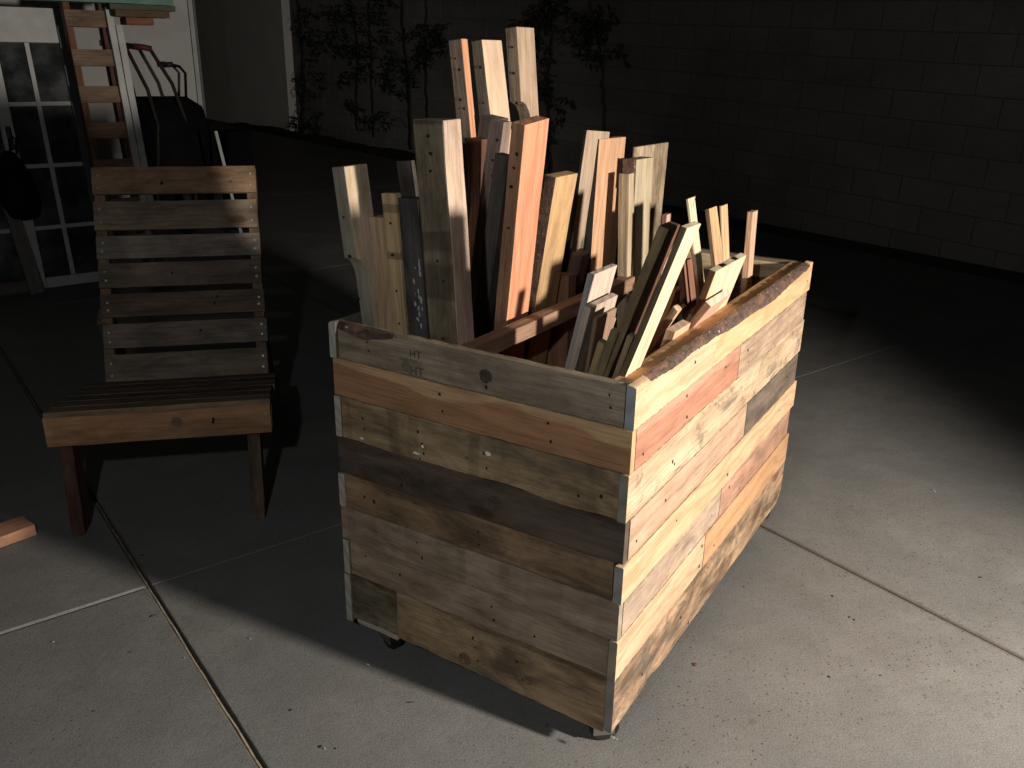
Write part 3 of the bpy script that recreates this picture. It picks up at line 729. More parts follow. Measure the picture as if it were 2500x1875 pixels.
# ------------------------------------------------------------------ pallet chair
FLc = Vector((-1.273, 2.245, 0)); c1 = Vector((0.976, 0.2195, 0)).normalized(); c2 = Vector((-c1.y, c1.x, 0))
ch = empty("pallet_chair", "low slatted lounge chair made of weathered pallet boards, standing left of the cart", "chair", mat=frame(c1, c2, up, FLc))
rc = random.Random(12)
def cboard(name, M, L, w, th, mat, nx=10, jit=0.0008, holes=()):
    bm = bmesh.new(); bm_box(bm, 0, L, 0, th, 0, w, bevel=0.0018, nx=nx, jit=jit, rnd=rc)
    for (x, z) in holes: nail_hole(bm, (x, -jit * 0.7, z), (0, -1, 0), rc.uniform(0.003, 0.006), 1, rc)
    return from_bm(name, bm, [mat, HOLE], ch, M)
bz = Vector((0, 0.27, 0.685)).normalized(); byv = Vector((1, 0, 0)).cross(bz) * -1   # up the back / away
byv = bz.cross(Vector((1, 0, 0)))
B0 = Vector((0, 0.49, 0.30))
rowsB = [(0.635, 0.728, (0.27, 0.175, 0.10)), (0.514, 0.611, (0.24, 0.19, 0.135)), (0.417, 0.494, (0.22, 0.20, 0.17)), (0.319, 0.402, (0.17, 0.135, 0.10)), (0.219, 0.298, (0.165, 0.12, 0.085)), (0.115, 0.197, (0.22, 0.18, 0.145)), (0.002, 0.094, (0.21, 0.17, 0.125))]
xl = [0.010, 0.011, 0.0115, 0.013, 0.013, 0.015, 0.015]
sb = bmesh.new(); bm_cyl(sb, (0, 0, 0), (0, -0.0016, 0), 0.0042, 0.0036, n=10); bm_cyl(sb, (0, -0.0017, 0), (0, -0.0018, 0), 0.0016, n=6, mi=1)
SCR = bpy.data.meshes.new("screw"); sb.to_mesh(SCR); sb.free(); SCR.materials.append(STEEL); SCR.materials.append(HOLE)
def screw(parent, x, z):
    o = bpy.data.objects.new("screw", SCR); COL.objects.link(o); o.parent = parent; o.location = (x, -0.0006, z)
for (s0, s1, colr), x0 in zip(rowsB, xl):
    m = wood(tuple(c * 1.15 for c in colr), grey=0.2, stain=0.6, knots=0.7, mould=0.25, rings=60)
    M = frame((1, 0, 0), byv * 1, bz, B0 + bz * s0 + Vector((x0 + rc.uniform(-0.002, 0.002), 0, 0)))
    if M.to_3x3().determinant() < 0: M = frame((1, 0, 0), -byv, bz, B0 + bz * s0 + Vector((x0, 0, 0)))
    o = cboard("back_slat", M, 0.531 + rc.uniform(-0.003, 0.003), s1 - s0, 0.015, m, holes=[(rc.uniform(0.1, 0.45), rc.uniform(0.02, 0.06)) for _ in range(rc.choice((0, 1, 2)))])
    for x in (0.021, 0.512):
        for z in (0.024, s1 - s0 - 0.026): screw(o, x + rc.uniform(-0.003, 0.003), z + rc.uniform(-0.004, 0.004))
yb = M.to_3x3() @ Vector((0, 1, 0))
for k, x in enumerate((0.012, 0.508)):
    m = wood((0.25, 0.16, 0.10), stain=0.6)
    bm = bmesh.new(); bm_box(bm, 0.27, 1.04, 0.0, 0.060, -0.034, 0, bevel=0.002, nx=8, jit=0.0006)
    o = from_bm("back_post", bm, m, ch, frame(bz, yb, Vector((-1, 0, 0)) if bz.cross(yb).dot(Vector((-1, 0, 0))) > 0 else Vector((1, 0, 0)), B0 + yb * 0.0165 + bz * -0.315 + Vector((x if bz.cross(yb).dot(Vector((-1, 0, 0))) > 0 else x + 0.034, 0, 0))))
# seat
S0 = Vector((0, -0.02, 0.405)); sd = Vector((0, 0.50, -0.10)).normalized(); sn = Vector((1, 0, 0)).cross(sd); sn = sn if sn.z > 0 else -sn
seatcol = [(0.30, 0.22, 0.13), (0.20, 0.155, 0.10), (0.16, 0.12, 0.08), (0.19, 0.15, 0.10), (0.15, 0.12, 0.085), (0.20, 0.16, 0.12), (0.17, 0.13, 0.09)]
s = 0.0
for k in range(6):
    w = (0.078, 0.083, 0.08, 0.078, 0.085, 0.08)[k]
    x0 = -0.034 + rc.uniform(-0.003, 0.003)
    M = frame((1, 0, 0), -sn, sd, S0 + sd * s + Vector((x0, 0, 0)))
    if M.to_3x3().determinant() < 0: M = frame((1, 0, 0), -sn, -sd, S0 + sd * (s + w) + Vector((x0, 0, 0)))
    o = cboard("seat_slat", M, 0.61 + rc.uniform(-0.004, 0.004), w, 0.016, wood(seatcol[k], grey=0.3, stain=0.6, knots=0.5))
    s += w + 0.009
fb = cboard("front_board", frame((1, 0, 0), (0, 1, 0), (0, 0, 1), (-0.036, -0.022, 0.300)), 0.612, 0.089, 0.018, wood((0.40, 0.235, 0.13), heart=None, stain=0.5, knots=1.0, rings=26), holes=[(0.45, 0.045), (0.452, 0.055)])
for z in (0.030, 0.062): screw(fb, 0.598, z)
knot(fb, 0.352, 0.052, 0.016, (0.13, 0.075, 0.045), seed=4)
for k, x in enumerate((0.0, 0.545)):
    m = wood((0.20, 0.12, 0.08), stain=0.5)
    bm = bmesh.new(); bm_box(bm, 0.018, 0.50, -0.034, 0, -0.075, 0, bevel=0.002, nx=6, jit=0.0006)
    Mx = frame(sd, (-1, 0, 0), Vector((-1, 0, 0)).cross(sd) * -1 if False else sd.cross(Vector((-1, 0, 0))), S0 - sn * 0.017 + sd * 0.004 + Vector((x, 0, 0)))
    o = from_bm("seat_rail", bm, m, ch, Mx)
for (x, colr, w) in ((-0.022, (0.13, 0.065, 0.042), 0.037), (0.494, (0.15, 0.105, 0.075), 0.037)):
    lg = frame((0, 0, 1), (0, 1, 0), (-1, 0, 0), (x, 0.0, 0))
    bm = bmesh.new(); bm_box(bm, 0, 0.372, 0, 0.085, -w, 0, bevel=0.002, nx=6, jit=0.0008, rnd=rc)
    for v in bm.verts:   # legs lean out a little towards the top, as built
        v.co.z += -0.010 * v.co.x / 0.37
    from_bm("leg", bm, wood(colr, stain=0.7, knots=0.4, mould=0.2), ch, lg)

for x in (0.03, 0.54):      # rear legs slope back to the floor
    q0, q1 = Vector((x, 0.99, 0.0)), Vector((x, 0.60, 0.50)); zz = (q1 - q0).normalized(); yy = Vector((-1, 0, 0)); ww = zz.cross(yy)
    bm = bmesh.new(); bm_box(bm, 0.02, (q1 - q0).length, 0, 0.034, -0.03, 0.03, bevel=0.002, nx=4, jit=0.0006)
    from_bm("leg", bm, wood((0.15, 0.11, 0.08), stain=0.5), ch, frame(zz, yy, ww, q0))

# ------------------------------------------------------------------ short lumber on the floor at the left edge
bm = bmesh.new(); bm_box(bm, -0.9, 0, 0, 0.087, 0, 0.036, bevel=0.003, nx=14, jit=0.0014)
Xs = (Vector((-1.385, 2.247, 0)) - Vector((-1.452, 2.137, 0))); Xs = Vector((DB.x, DB.y, 0)) * 0.5 + DA * 0.12; Xs.normalize()
o = from_bm("lumber_offcut", bm, wood((0.42, 0.235, 0.155), stain=0.6, knots=0.9, rings=40)); Ys = up.cross(Xs)
o.matrix_world = frame(Xs, Ys, up, Vector((-1.400, 2.244, 0.001)))
tag(o, "pinkish length of lumber lying on the concrete at the left edge", "lumber")
bm = bmesh.new(); bm_box(bm, -0.9, 0, 0, 0.02, 0, 0.019, bevel=0.003, nx=10, jit=0.0014)

# ------------------------------------------------------------------ the rolling wood cart
cart = empty("wood_cart", "open-topped rolling bin clad in mixed reclaimed pallet boards, full of offcuts", "cart",
             mat=frame(-E1, E2, up, Vector((KX, KY, 0))))
rk = random.Random(21)
ZR = [0.822, 0.739, 0.652, 0.553, 0.463, 0.379, 0.292, 0.199, 0.066]
TH = 0.018
through = [1, 0, 1, 0, 1, 0, 1, 1]           # 1: the long-side board runs past the corner
proud = [0.002, 0.000, 0.001, 0.0005, 0.003, 0.0005, 0.002, 0.0025]
fcol = [
  wood((0.34, 0.285, 0.21), grey=0.22, stain=0.55, knots=0.6, mould=0.25, rings=40),
  wood((0.50, 0.345, 0.19), heart=(0.34, 0.175, 0.09), stain=0.2, knots=0.15, rings=30),
  wood((0.37, 0.29, 0.17), stain=0.75, knots=0.35, mould=0.4, band=0.5, rings=30),
  wood((0.125, 0.095, 0.07), grey=0.3, stain=0.75, knots=0.7, mould=0.3, rings=40),
  wood((0.30, 0.215, 0.13), stain=0.8, knots=0.5, mould=0.25, rings=30),
  wood((0.38, 0.31, 0.235), stain=0.6, knots=0.35, band=0.3, rings=34),
  wood((0.36, 0.29, 0.215), stain=0.6, knots=0.5, rings=34),
  wood((0.40, 0.305, 0.185), stain=0.75, knots=0.7, mould=0.35, rings=26)]
fholes = [((.12, .62), (.125, .4), (.56, .55), (.565, .2), (.955, .7), (.96, .42)),
          ((.405, .75), (.415, .33), (.76, .72), (.77, .3)),
          ((.09, .62), (.095, .38), (.085, .14), (.315, .68), (.33, .42), (.335, .2), (.32, .06), (.56, .62), (.50, .4), (.57, .3), (.88, .3), (.95, .42)),
          ((.26, .55), (.255, .2)), ((.54, .62), (.545, .25), (.08, .5), (.12, .45)), ((.31, .7), (.33, .3)),
          ((.22, .55), (.59, .65), (.60, .3), (.07, .7), (.75, .3)), ((.52, .72), (.53, .55), (.54, .3), (.69, .62), (.71, .3))]
tops = [None, None, None, lambda t: 0.0048 * math.exp(-((t - .60) / .13) ** 2) + 0.0015 * math.sin(t * 21), None, None, lambda t: -0.003 * math.exp(-((t - .5) / .2) ** 2), lambda t: -0.0105 * max(0, min(1, (t - .30) * 4))]
bots = [None, None, lambda t: 0.006 * math.exp(-((t - .60) / .13) ** 2) + 0.002 * math.sin(t * 21), None, None, None, None,
        lambda t: (0.006 if t < .22 else 0.004 - 0.016 * max(0.0, (t - .35)) ** 0.8)]
for i in range(8):
    z1, z0 = ZR[i] - 0.0008, ZR[i + 1] + 0.0008
    if through[i]: L = CW - TH - 0.0006 - 0.0006 - TH; x0 = -CW + TH + 0.0006
    else: L = CW; x0 = -CW - proud[i] * 0.5
    y0 = -0.001 * (i % 3) - (0 if through[i] else 0.001)
    segs = [(0.0, 1.0)]
    if i == 7: segs = [(0.0, 0.2025), (0.2035, 1.0)]
    for (ta, tb) in segs:
        mm = fcol[i] if not (i == 7 and ta == 0.0) else wood((0.22, 0.20, 0.135), stain=0.8, mould=0.9, knots=0.2)
        wn_ = None
        if i == 0: wn_ = lambda t: (0.0015 + 0.026 * max(0.0, 1 - abs(t - 0.10) / 0.145) ** 0.6 , 0.010)
        hs_ = [((t - ta) / (tb - ta), z) for (t, z) in fholes[i] if ta < t < tb]
        tp = tops[i]; bt = bots[i]
        if i == 7 and ta == 0.0: bt = lambda t: 0.009 + 0.004 * math.sin(t * 2.5)
        o = plank("front_plank", cart, frame((1, 0, 0), (0, 1, 0), (0, 0, 1), (x0 + ta * L, y0, z0)), L * (tb - ta), z1 - z0, TH, mm, rk,
              holes=hs_, wane=wn_, n=36, top=(lambda t, f=tp, a=ta, c=tb: f(a + (c - a) * t)) if tp and not (i == 7 and ta == 0.0) else tp, bot=bt)
        if i == 0: row0 = o; o["label"] = "weathered top board with a dark bark edge and an HT stamp"
        if i == 1: o["label"] = "orange two-tone board"
        if i == 3: o["label"] = "darkest weathered board"
def fleck(par, x, z, w, hh, seed):
    rnd = random.Random(seed); bm = bmesh.new()
    vs = [bm.verts.new((x + w * math.cos(k * 0.9) * rnd.uniform(0.6, 1.1), -0.0012, z + hh * math.sin(k * 0.9) * rnd.uniform(0.6, 1.1))) for k in range(7)]
    f = bm.faces.new(vs); from_bm("torn_label", bm, plain("torn_white_label", (0.62, 0.60, 0.55), 0.8), par)
fp = {int(round((o.location.z - 0.0008) * 1000)): o for o in cart.children if o.name.startswith("front_plank")}
row3 = [o for o in cart.children if o.name.startswith("front_plank") and abs(o.location.z - ZR[3] - 0.0008) < 0.002][0]
row8 = [o for o in cart.children if o.name.startswith("front_plank") and abs(o.location.z - ZR[8] - 0.0008) < 0.002][-1]
row5 = [o for o in cart.children if o.name.startswith("front_plank") and abs(o.location.z - ZR[5] - 0.0008) < 0.002][0]
row4 = [o for o in cart.children if o.name.startswith("front_plank") and abs(o.location.z - ZR[4] - 0.0008) < 0.002][0]
fleck(row3, 0.385, 0.062, 0.009, 0.006, 1); fleck(row3, 0.205, 0.016, 0.010, 0.004, 2); fleck(row3, 0.055, 0.012, 0.007, 0.004, 5); fleck(row3, 0.222, 0.036, 0.004, 0.005, 9)
knot(row8, 0.19, 0.030, 0.016, (0.13, 0.085, 0.055), seed=8); knot(row8, 0.355, 0.045, 0.011, (0.12, 0.08, 0.05), seed=9)
knot(row4, 0.42, 0.045, 0.017, (0.05, 0.036, 0.027), seed=10)
knot(row0, 0.667 * 0.565, 0.038, 0.0145, seed=3)
# thin pale batten showing below the short bottom board
bm = bmesh.new(); bm_box(bm, 0, 0.125, 0, 0.010, -0.006, 0.006, bevel=0.002, nx=5, jit=0.0008)
from_bm("bottom_batten", bm, wood((0.46, 0.43, 0.36), stain=0.2, knots=0), cart, frame((1, 0, -0.0), (0, 1, 0), (0, 0, 1), (-0.682, 0.004, 0.066)))

# long side (lit)
def wane_right(t0, t1):
    def f(t):
        v = t0 + (t1 - t0) * t
        if v < 0.408:
            d = 0.0145 * max(0.0, min(1, (v - 0.03) / 0.10)) * (0.85 + 0.15 * math.sin(v * 40)) ; s_ = 0.017
            d = d * (1 - 0.25 * math.sin((v - .1) * 9)) + 0.004
        else:
            k = (v - 0.408) / 0.79
            d = 0.016 + 0.016 * max(0.0, math.sin(min(1, k * 1.15) * 3.14)) ** 0.8 * (0.85 + 0.2 * math.sin(v * 17)); s_ = 0.017
            if k > 0.93: d *= max(0.15, (1 - k) / 0.07)
        return (d, s_)
    return f
CREAM, PALE = (0.56, 0.43, 0.29), (0.54, 0.425, 0.30)
rrows = [
  [(0.0, 0.4075, wood(CREAM, end=(0.27, 0.29, 0.31), stain=0.25, knots=0.3, mould=0.12, rings=26, fibre=0.6), ((.70, .55), (.74, .85))), (0.4085, 1.2, wood((0.56, 0.40, 0.235), stain=0.2, knots=0.25, rings=22, fibre=0.6), ((.95, .4),))],
  [(0.0, 0.5955, wood((0.46, 0.265, 0.195), heart=(0.40, 0.19, 0.125), stain=0.25, knots=0.2, rings=30), ((.06, .25), (.42, .8), (.44, .2), (.83, .7))), (0.5965, 1.2, wood((0.42, 0.315, 0.235), grey=0.15, stain=0.5, knots=0.15), ((.10, .66), (.13, .25)))],
  [(0.0, 1.2, wood(PALE, end=(0.20, 0.21, 0.16), stain=0.35, knots=0.2, mould=0.55, rings=24), ((.18, .4), (.19, .3)))],
  [(0.0, 0.7095, wood((0.44, 0.32, 0.235), stain=0.3, knots=0.35, rings=24), ((.25, .6), (.05, .3))), (0.7105, 1.2, wood((0.20, 0.155, 0.125), grey=0.45, stain=0.6, knots=0.3, mould=0.35), ((.80, .5),))],
  [(0.0, 1.2, wood((0.56, 0.41, 0.26), end=(0.27, 0.27, 0.26), stain=0.2, knots=0.6, rings=22), ((.86, .55), (.50, .3), (.22, .7)))],
  [(0.0, 0.5745, wood((0.47, 0.375, 0.30), stain=0.4, knots=0.2, mould=0.3, rings=20), ((.9, .4),)), (0.5755, 1.2, wood((0.42, 0.265, 0.195), stain=0.5, knots=0.4, rings=26), ((.25, .2), (.1, .7)))],
  [(0.0, 0.4805, wood((0.54, 0.42, 0.28), end=(0.30, 0.26, 0.19), stain=0.3, knots=0.3, rings=22), ((.96, .8), (.95, .2))), (0.4815, 1.2, wood((0.50, 0.31, 0.175), stain=0.2, knots=0.2, rings=22), ((.1, .3),))],
  [(0.0, 1.2, wood((0.42, 0.30, 0.20), end=(0.26, 0.245, 0.23), stain=0.85, knots=1.0, mould=0.55, rings=20), ((.12, .4), (.30, .5), (.44, .85), (.35, .1)))]]
for i, row in enumerate(rrows):
    z1, z0 = ZR[i] - 0.0011 + (0.003 if i == 0 else 0), ZR[i + 1] + 0.0011
    for (va, vb, mm, hl) in row:
        a_ = va; b_ = vb
        if va == 0.0: a_ = -0.002 - proud[i] if through[i] else TH + 0.0008
        if vb == 1.2: b_ = 1.2 + (0.002 if through[i] else -TH)
        xo = (proud[i] if through[i] else -0.0005 + 0.0012 * (i % 2)) + rk.uniform(-0.0012, 0.0014)
        kw = {}
        if i == 0: kw['wane'] = wane_right(va, vb)
        if i == 7: kw['bot'] = lambda t: 0.004 + 0.010 * math.exp(-((t - .157) / .03) ** 2) - 0.004 * t + (0.03 * max(0.0, (t - .965) / .035) ** 1.5)
        if i == 5: kw['bot'] = wob(6, 0.0007)
        if i == 4: kw['bot'] = lambda t: 0.004 * max(0, (t - .45)) ; 
        o = plank("side_plank", cart, frame((0, 1, 0), (-1, 0, 0), (0, 0, 1), (xo, a_, z0)), b_ - a_, z1 - z0, TH, mm, rk, holes=hl, n=60, jit=0.0016, **kw)
        if i == 0: o["label"] = "top side board edged with dark bark"
        if i == 1 and va == 0: o["label"] = "pink side board"
        if i == 3 and vb == 1.2: o["label"] = "dark grey side board"
        if i == 7: o["label"] = "knotty wavy bottom side board"

# left and back sides
for i in range(8):
    z1, z0 = ZR[i] - 0.0008, ZR[i + 1] + 0.0008
    th = through[i]
    a_, b_ = (-0.002 - proud[i], 1.2) if th else (TH + 0.0008, 1.2 - TH)
    c = rk.choice([(0.25, 0.2, 0.14), (0.3, 0.22, 0.15), (0.2, 0.16, 0.12), (0.36, 0.28, 0.18)])
    plank("side_plank", cart, frame((0, -1, 0), (1, 0, 0), (0, 0, 1), (-CW - (0.004 if i == 0 else 0.001 * (i % 3)), b_, z0)), b_ - a_, z1 - z0, TH, wood(c, stain=0.5, mould=0.2, end=(0.36, 0.35, 0.31)), rk, n=10,
          wane=(lambda t: (0.008, 0.010)) if i == 0 else None)
    L = CW - 2 * TH - 0.003
    plank("back_plank", cart, frame((-1, 0, 0), (0, -1, 0), (0, 0, 1), (-TH - 0.0015, 1.2, z0 - 0.002 * (i == 0))), L, z1 - z0, TH, wood(c, stain=0.4), rk, n=10)
# top rails and posts inside
def rail(name, M, L, w, t, mat, nx=12):
    bm = bmesh.new(); bm_box(bm, 0, L, 0, w, 0, t, bevel=0.002, nx=nx, jit=0.0007, rnd=rk); return from_bm(name, bm, mat, cart, M)
RAILM = wood((0.54, 0.34, 0.175), stain=0.15, knots=0.1, rings=70, fibre=0.5)
rail("top_rail", frame((0, 1, 0), (-1, 0, 0), (0, 0, 1), (-TH - 0.0012, TH + 0.001, 0.7815)), 1.2 - 2 * TH - 0.002, 0.036, 0.0375, RAILM)
rail("top_rail", frame((-1, 0, 0), (0, -1, 0), (0, 0, 1), (-TH - 0.0395, 1.2 - TH - 0.002, 0.765)), CW - 2 * TH - 0.045, 0.018, 0.048, wood((0.46, 0.38, 0.25), stain=0.2, knots=0.1))
bm = bmesh.new(); bm_box(bm, 0, CW - 2 * TH - 0.006, 0, 1.2 - 2 * TH - 0.006, 0, 0.012); from_bm("bottom_panel", bm, wood((0.2, 0.15, 0.1)), cart, frame((1, 0, 0), (0, 1, 0), (0, 0, 1), (-CW + TH + 0.003, TH + 0.003, 0.082)))
for (x, y) in ((-TH - 0.040, TH + 0.002), (-TH - 0.040, 1.2 - TH - 0.095), (-CW + TH + 0.002, 1.2 - TH - 0.06)):
    bm = bmesh.new(); bm_box(bm, 0, 0.68, 0, 0.036, -0.036, 0, bevel=0.002)
    if y < 0.1: continue
    from_bm("corner_post", bm, wood((0.3, 0.2, 0.12)), cart, frame((0, 0, 1), (0, 1, 0), (-1, 0, 0), (x, y - 0.02, 0.096)))
# centre divider bar
rail("divider_bar", frame((0.022, 1, 0), (-1, 0.022, 0), (0, 0, 1), (-0.388, TH + 0.002, 0.765)), 0.80, 0.034, 0.036, wood((0.30, 0.19, 0.13), stain=0.3, knots=0.2, end=(0.5, 0.36, 0.28)))
# casters
CR = plain("black_caster_rubber", (0.012, 0.012, 0.012), 0.55, var=0.2); CM = plain("caster_steel", (0.30, 0.29, 0.27), 0.4, 0.9)
for (u, v, sw_a) in ((0.046, 0.044, 40), (0.615, 0.046, -20), (0.050, 1.15, 30), (0.65, 1.15, 80)):
    ct = empty("tmp", "", "", loc=(0, 0, 0)); del ct["label"]; del ct["category"]
    bpy.data.objects.remove(ct)
    M = Matrix.Translation(Vector((-u, v, 0))) @ Matrix.Rotation(R(sw_a), 4, 'Z')
    bm = bmesh.new()
    bm_box(bm, -0.022, 0.022, -0.022, 0.022, 0.0785, 0.0815, bevel=0.001)
    for sy in (-0.018, 0.018): bm_box(bm, -0.018, 0.028, sy - 0.0015, sy + 0.0015, 0.022, 0.074, bevel=0.0005)
    bm_cyl(bm, (0, 0, 0.070), (0, 0, 0.0785), 0.022, n=16)
    fk = from_bm("caster", bm, CM, cart, M)
    bm = bmesh.new(); bm_cyl(bm, (0.008, -0.0145, 0.0315), (0.008, 0.0145, 0.0315), 0.0315, n=24)
    bmesh.ops.bevel(bm, geom=[e for e in bm.edges if e.calc_face_angle(0) > 1], offset=0.004, segments=2, affect='EDGES')
    from_bm("wheel", bm, CR, fk)
# staple at the foot of the near corner
bm = bmesh.new(); bm_box(bm, 0.0, 0.014, -0.004, 0.002, 0.0585, 0.0600, nx=3, jit=0.001); from_bm("staple", bm, STEEL, cart)

# ink stamp on the top front board
INK = plain("faded_black_ink", (0.075, 0.062, 0.046), 0.8, var=0.4, scale=300)
def text_mesh(s, size, loc, name="stamp", shear=0):
    cu = bpy.data.curves.new(name, 'FONT'); cu.body = s; cu.size = size; cu.extrude = 0.0001; cu.offset = size * 0.012
    to = bpy.data.objects.new(name, cu); COL.objects.link(to)
    bpy.context.view_layer.update()
    me = bpy.data.meshes.new_from_object(to.evaluated_get(bpy.context.evaluated_depsgraph_get()))
    bpy.data.objects.remove(to)
    o = bpy.data.objects.new(name, me); COL.objects.link(o); me.materials.clear(); me.materials.append(INK)
    o.parent = row0; 
    base = row0.matrix_local.translation
    M = frame((1, 0, 0), (0, 0, 1), (0, -1, 0), Vector((-loc[0], base.y - 0.0011, loc[1])) - base)
    o.matrix_local = M; return o
text_mesh("HT", 0.0265, (0.4955, 0.7440))
text_mesh("HT", 0.0225, (0.4955, 0.7810))
text_mesh("QUALITEST-2", 0.0095, (0.5215, 0.7695))
bm = bmesh.new()
for k in range(24):      # globe mark
    t0, t1 = k * 0.2618, (k + 1) * 0.2618
    for rr0, rr1, sx in ((0.0088, 0.0100, 1.0), (0.0088, 0.0096, 0.45)):
        q = [bm.verts.new((sx * r_ * math.cos(t), r_ * math.sin(t), 0)) for r_, t in ((rr0, t0), (rr1, t0), (rr1, t1), (rr0, t1))]
        bm.faces.new(q)
for z in (-0.004, 0.0, 0.004):
    w = math.sqrt(0.0092 ** 2 - z * z); bm.faces.new([bm.verts.new(c) for c in ((-w, z - 0.0004, 0), (w, z - 0.0004, 0), (w, z + 0.0004, 0), (-w, z + 0.0004, 0))])
bm.faces.new([bm.verts.new(c) for c in ((0.003, -0.0095, 0), (0.0095, -0.0155, 0), (0.0108, -0.0143, 0), (0.0045, -0.0085, 0))])
base = row0.matrix_local.translation
from_bm("stamp", bm, INK, row0, frame((1, 0, 0), (0, 0, 1), (0, -1, 0), Vector((-0.506, base.y - 0.0012, 0.7585)) - base))
bm = bmesh.new(); bm.faces.new([bm.verts.new(c) for c in ((0, 0, 0), (0.064, -0.0008, 0), (0.064, 0.0002, 0), (0, 0.0008, 0))])
from_bm("stamp", bm, INK, row0, frame((1, 0, 0), (0, 0, 1), (0, -1, 0), Vector((-0.519, base.y - 0.0012, 0.7412)) - base))

# ------------------------------------------------------------------ the offcuts standing in the cart
def board(name, top, bot, fw, sw, mat, label, holes=(), cut=0.0, bev=0.0015, notch=None, arch=False, lip=0.0, jit=0.0008, front=None, group="offcuts standing in the cart", cat="board"):
    T, Bt_ = U(*top), U(*bot)
    X = (T - Bt_); Ln = X.length; X.normalize()
    Z = E2 - X * E2.dot(X); Z.normalize(); Y = Z.cross(X)
    M = frame(X, Y, Z, Bt_)
    bm = bmesh.new(); rr = random.Random(hash_label(label))
    if notch is None:
        n = max(4, int(Ln / 0.09)); bm_box(bm, 0, Ln, -fw, 0, 0, sw, bevel=bev, nx=n, jit=jit, rnd=rr)
        if cut or lip:
            for v in bm.verts:
                if v.co.x > Ln - 0.012: v.co.x += cut * (v.co.z / max(sw, 1e-3) - 0.5) + lip * (v.co.y / max(fw, 1e-3) + 0.5)
    else:       # stringer notched for fork tines: profile in the x-z plane
        t0, t1, dp = notch; xs = [0.0]
        prof = [(0, 0)]
        a1, a0 = Ln - t0, Ln - t1
        if a0 > 0.02: prof += [(a0 - 0.02, 0), (a0, dp * 0.6), (a0 + 0.03, dp)]
        else: prof = [(0, dp)]
        k = 6
        prof += [(a1 - 0.045 + 0.045 * math.sin(q / k * 1.5708), dp * math.cos(q / k * 1.5708) ) for q in range(k + 1)]
        prof[-1] = (a1, 0.002)
        prof += [(a1 + 0.002, 0), (Ln, 0), (Ln + cut, sw), (0, sw)]
        f0 = [bm.verts.new((x, 0, z)) for x, z in prof]; f1 = [bm.verts.new((x, -fw, z)) for x, z in prof]
        bm.faces.new(f0); bm.faces.new(f1[::-1]); N = len(prof)
        for q in range(N): bm.faces.new((f0[q], f1[q], f1[(q + 1) % N], f0[(q + 1) % N]))
        bmesh.ops.recalc_face_normals(bm, faces=bm.faces[:])
        bmesh.ops.bevel(bm, geom=[e for e in bm.edges if e.calc_face_angle(0) > 1.0], offset=0.001, segments=1, affect='EDGES')
    bm.normal_update()
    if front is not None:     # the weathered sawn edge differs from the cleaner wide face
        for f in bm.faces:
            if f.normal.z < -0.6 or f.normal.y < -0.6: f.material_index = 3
    for (d, s_) in holes:     # distance below the top end, share across the front edge
        nail_hole(bm, (Ln - d, -fw * s_, -0.0010), (0, 0, -1), rr.uniform(0.0028, 0.0044), 1, rr)
    o = from_bm(name, bm, [mat, HOLE, BARK, front if front is not None else mat]); o.matrix_world = M
    return tag(o, label, cat, group)
def hash_label(s):
    h = 0
    for c in s: h = (h * 31 + ord(c)) & 0xffffff
    return h
OB = {}
o = board("stringer", (0.6721, 0.028, 1.1402), (0.5485, 0.028, 0.1), 0.0340, 0.0700, wood((0.54,0.44,0.32),stain=0.45,knots=0.1,rings=30,fibre=0.7), "notched pallet stringer with a pale lit block end, leftmost in the cart", cat="board", holes=((.10,.55),(.18,.5),(.265,.5)), notch=(0.185,0.60,0.026), front=wood((0.30,0.29,0.235),grey=0.3,stain=0.4))
o = board("offcut", (0.6037, 0.062, 1.0405), (0.5382, 0.062, 0.1), 0.0380, 0.0400, wood((0.42,0.31,0.19),stain=0.2,knots=0.1), "short tan board just right of the notched stringer, lowest of the left row", cat="board")
o = board("offcut", (0.5734, 0.064, 1.0925), (0.5017, 0.064, 0.1), 0.0350, 0.0200, wood((0.44,0.335,0.19),stain=0.2,band=1.0,knots=0.1), "banded yellow-tan board with a column of nail holes, left of the dark painted board", cat="board", holes=((.06,.5),(.125,.55),(.20,.5),(.27,.5),(.36,.55)))
o = board("offcut", (0.5783, 0.12, 1.1519), (0.4381, 0.12, 0.1), 0.0351, 0.0200, wood((0.105,0.09,0.08),grey=0.5,stain=0.7,mould=0.3), "dark weathered board standing behind the shorter dark one, left of the thick post", cat="board", bev=0.001, jit=0.002)
o = board("offcut", (0.5154, 0.062, 1.0869), (0.4524, 0.062, 0.1), 0.0491, 0.0350, wood((0.10,0.095,0.09),grey=0.6,stain=0.8,mould=0.3), "charcoal grey board smeared with white paint against the thick post", cat="board", cut=0)
OB["S4b"] = (o, (U(*(0.5154, 0.062, 1.0869)) - U(*(0.4524, 0.062, 0.1))).length)
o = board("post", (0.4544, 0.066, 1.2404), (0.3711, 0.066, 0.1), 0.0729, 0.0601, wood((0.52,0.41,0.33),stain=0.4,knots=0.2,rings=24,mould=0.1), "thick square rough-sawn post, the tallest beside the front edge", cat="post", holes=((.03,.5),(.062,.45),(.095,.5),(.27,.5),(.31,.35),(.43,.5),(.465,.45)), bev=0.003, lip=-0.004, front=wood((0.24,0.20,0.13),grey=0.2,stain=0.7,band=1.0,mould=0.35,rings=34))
o = board("offcut", (0.6586, 0.42, 1.3873), (0.5017, 0.42, 0.1), 0.0375, 0.0243, wood((0.60,0.31,0.19),stain=0.2), "leftmost of the three tallest boards at the back, with an orange lit edge", cat="board", holes=((.04,.6),(.065,.4),(.13,.5),(.15,.3),(.22,.4),(.26,.7)), bev=0.002, front=wood((0.26,0.20,0.15),grey=0.2,stain=0.6,knots=0.5))
